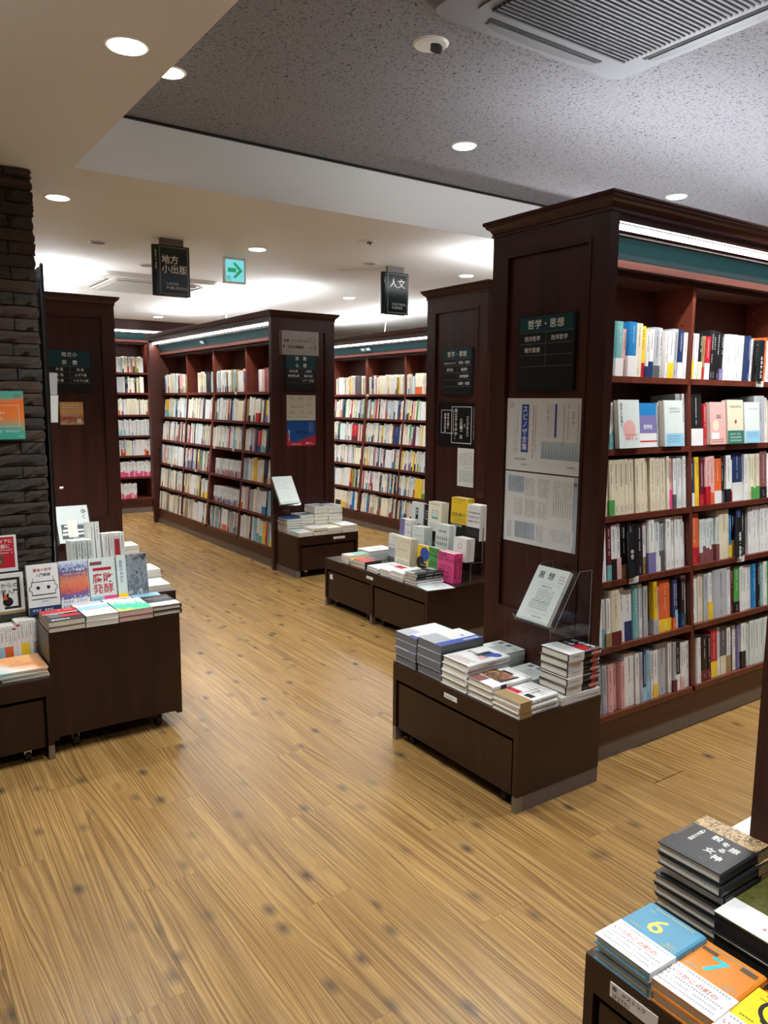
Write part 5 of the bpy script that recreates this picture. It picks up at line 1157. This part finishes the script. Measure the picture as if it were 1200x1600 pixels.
fitting('ceiling_speaker', 'flat round speaker left of the cultural science sign', 'speaker', 3.085, 4.626, CEIL, .05, 'bracket_grey')
fitting('smoke_detector', 'small round detector above the swivel spotlight and hanging sign', 'detector', 3.099, 5.015, CEIL, .04, 'plastic_white')
def air_con(label, cx, cy, z, panel, flap, slat, ang=0, big=.92):
    t = thing('air_conditioner', label, 'air conditioner', (cx, cy, z)); h = big / 2
    def rr(s, r, zz, n=6):
        out = []
        for qx, qy, a0 in ((1, 1, 0), (-1, 1, 90), (-1, -1, 180), (1, -1, 270)):
            for i in range(n + 1):
                a = math.radians(a0 + 90 * i / n); out.append((cx + qx * (s - r) + r * math.cos(a), cy + qy * (s - r) + r * math.sin(a), zz))
        return out
    b = MB(); b.prism(rr(h, .06, z - .006), rr(h + .004, .062, z), panel); b.prism(rr(h - .02, .055, z - .03), rr(h - .003, .06, z - .006), panel); b.build('panel', t)
    g = h - .155
    MB().prism(rr(g + .035, .03, z - .036), rr(g + .035, .03, z - .0302), panel).build('grille_frame', t)
    MB().box(cx - g, cx + g, cy - g, cy + g, z - .0372, z - .0362, 'ac_dark').build('grille_recess', t)
    n = 34; sm = MB().box(-g, g, -.0042, .0042, -.009, 0, slat)
    s0 = None
    for i in range(n):
        if s0 is None: s0 = sm.build('slat', t, loc=(0, 0, 0)); o = s0
        else: o = s0.copy(); COL.objects.link(o); o.parent = t
        o.location = (0, -g + (i + .5) * 2 * g / n, -.0372)
    for k in range(4):
        a = k * math.pi / 2; R_ = Matrix.Rotation(a, 3, 'Z'); e = h - .075
        pts = []
        for i in range(13):
            s = -1 + 2 * i / 12; pts.append((s * (h - .21), .028 * (1 - s * s) ** .5 + .004))
        f = MB(); A = [Vector((x_, -e - y_, -.034)) for x_, y_ in pts] + [Vector((x_, -e + .012, -.034)) for x_, y_ in reversed(pts)]
        B = [v + Vector((0, 0, .006)) for v in A]
        A = [R_ @ v + Vector((cx, cy, z)) for v in A]; B = [R_ @ v + Vector((cx, cy, z)) for v in B]
        f.prism(A, B, flap).build('flap', t)
        sl = MB(); q = [(-(h - .2), -e + .014), ((h - .2), -e + .014), ((h - .2), -e + .03), (-(h - .2), -e + .03)]
        sl.prism([R_ @ Vector((x_, y_, -.0315)) + Vector((cx, cy, z)) for x_, y_ in q], [R_ @ Vector((x_, y_, -.0302)) + Vector((cx, cy, z)) for x_, y_ in q], 'ac_dark').build('outlet_slot', t)
    return t
air_con('grey four-way air conditioner cassette in the textured ceiling', 1.992, 1.572, RAISED, 'ac_panel', 'ac_flap', 'ac_slat')
air_con('pale air conditioner cassette in the white ceiling behind the local publishing sign', 2.12, 6.55, CEIL, 'ac_white', 'ac_white', 'ac_white', big=.95)
# hanging signs shaped like closed books
def hanging_sign(x0, x1, y, z0, z1, label, lines, sub, spine):
    w = x1 - x0; t = thing('hanging_sign', label, 'hanging sign', ((x0 + x1) / 2, y, z0), 'book-shaped signs hung from the ceiling'); dp = .05
    b = MB()
    pts = [(x1, y), (x1, y + .008), (x0 - .004, y + .008)]
    b.box(x0, x1, y, y + .008, z0, z1, 'sign_dark').box(x0, x1, y + dp - .008, y + dp, z0, z1, 'sign_dark').build('cover', t)
    arc = [(x0, y)] + [(x0 - .03 * math.sin(a), y + dp / 2 - dp / 2 * math.cos(a)) for a in [math.pi * i / 8 for i in range(1, 8)]] + [(x0, y + dp)]
    MB().prism([(a, c, z0) for a, c in arc], [(a, c, z1) for a, c in arc], 'sign_dark').build('spine', t)
    MB().box(x0 + .002, x1 - .006, y + .0085, y + dp - .0085, z0 + .006, z1 - .006, 'white_paint').build('pages', t)
    MB().box(x0 + .02, x1 - .03, y + .015, y + dp - .012, z1 + .0002, CEIL - .0005, 'bracket_grey').build('bracket', t)
    f = MB(); e = y - .0008
    for (a0, a1, b0, b1) in ((x0 + .01, x1 - .01, z1 - .0125, z1 - .0095), (x0 + .01, x1 - .01, z0 + .0095, z0 + .0125), (x0 + .01, x0 + .013, z0 + .0095, z1 - .0095), (x1 - .013, x1 - .01, z0 + .0095, z1 - .0095)):
        f.quad([(a0, e, b0), (a1, e, b0), (a1, e, b1), (a0, e, b1)], 'sign_gold')
    f.build('border_line', t)
    m = MB(); H = z1 - z0
    for i, (s, sz) in enumerate(lines): m.text(s, (x0 + .022 if len(lines) > 1 else x0 + w * .14, e, z1 - H * (.34 + .19 * i) - .002), (1, 0, 0), (0, 0, 1), sz, 'letter_white', gap=1.02)
    for i, s in enumerate(sub): m.text(s, (x0 + w * .25, e, z0 + H * (.215 - .085 * i)), (1, 0, 0), (0, 0, 1), .0235, 'letter_white')
    m.text(spine, (x0 - .024, y + .012, z1 - .03), Vector((.02, -.018, 0)).normalized(), (0, 0, 1), .022, 'letter_white', vert=True)
    m.build('lettering', t)
hanging_sign(1.59, 1.785, 4.659, 2.026, 2.318, 'dark hanging sign shaped like a book reading local publishing', [('地方', .052), ('小出版', .052)], ['LOCAL', 'PUBLISHING'], '地方小出版')
hanging_sign(3.224, 3.417, 4.621, 2.027, 2.317, 'dark hanging sign shaped like a book reading cultural science', [('人文', .068)], ['CULTURAL', 'SCIENCE'], '人文')
# exit sign
ex = thing('exit_sign', 'lit green arrow exit sign hanging from the white ceiling', 'exit sign', (2.24, 5.0, 2.19))
for n_, c_, e_ in (('exit_glow', '#7fd8e0', .62), ('exit_green', '#129a5e', .6)): emit(n_, lin(c_)[:3], e_).node_tree.nodes['Principled BSDF'].inputs['Base Color'].default_value = (.02, .03, .03, 1)
MB().box(2.158, 2.316, 5.006, 5.03, 2.19, CEIL - .0005, 'plastic_white').build('housing', ex)
fc_ = MB().box(2.17, 2.304, 5.0045, 5.006, 2.202, 2.344, 'exit_glow').build('face', ex)
a = MB(); e = 5.0038
a.quad([(2.185, e, 2.262), (2.245, e, 2.262), (2.245, e, 2.29), (2.185, e, 2.29)], 'exit_green')
a.quad([(2.22, e - .0002, 2.325), (2.243, e - .0002, 2.325), (2.293, e - .0002, 2.276), (2.265, e - .0002, 2.276)], 'exit_green'); a.quad([(2.22, e - .0002, 2.227), (2.265, e - .0002, 2.276), (2.293, e - .0002, 2.276), (2.243, e - .0002, 2.227)], 'exit_green')
a.build('arrow', fc_)
a = MB(); e -= .0001
a.box(2.176, 2.203, e, e + .0003, 2.21, 2.236, 'exit_green'); a.box(2.18, 2.199, e - .0002, e, 2.21, 2.232, 'exit_glow'); a.box(2.186, 2.193, e - .0004, e - .0002, 2.213, 2.229, 'exit_green'); a.build('door_pictogram', fc_)
# white power cords dropping from the ceiling to the bookcase tops
def cord(x, y, label, dx=-.03, dy=0):
    t = thing('power_cord', label, 'cord', (x, y, CEIL), 'white cords from ceiling to bookcase tops')
    MB().cyl((x, y, CEIL - .004), .05, .0035, 'plastic_white', 22).build('ceiling_plate', t)
    MB().cyl((x, y, CEIL - .034), .02, .03, 'plastic_white', 14).build('plug', t)
    pts = [(x + dx * (s ** 1.5), y + dy * s + .015 * math.sin(s * 3.0), CEIL - .03 - s * .27) for s in [i / 8 for i in range(9)]]
    MB().tube(pts, .006, 'plastic_white').build('cable', t)
cord(3.061, 7.039, 'white cord dropping from the ceiling onto the religion bookcase')
cord(4.953, 7.094, 'white cord dropping below the cultural science sign')
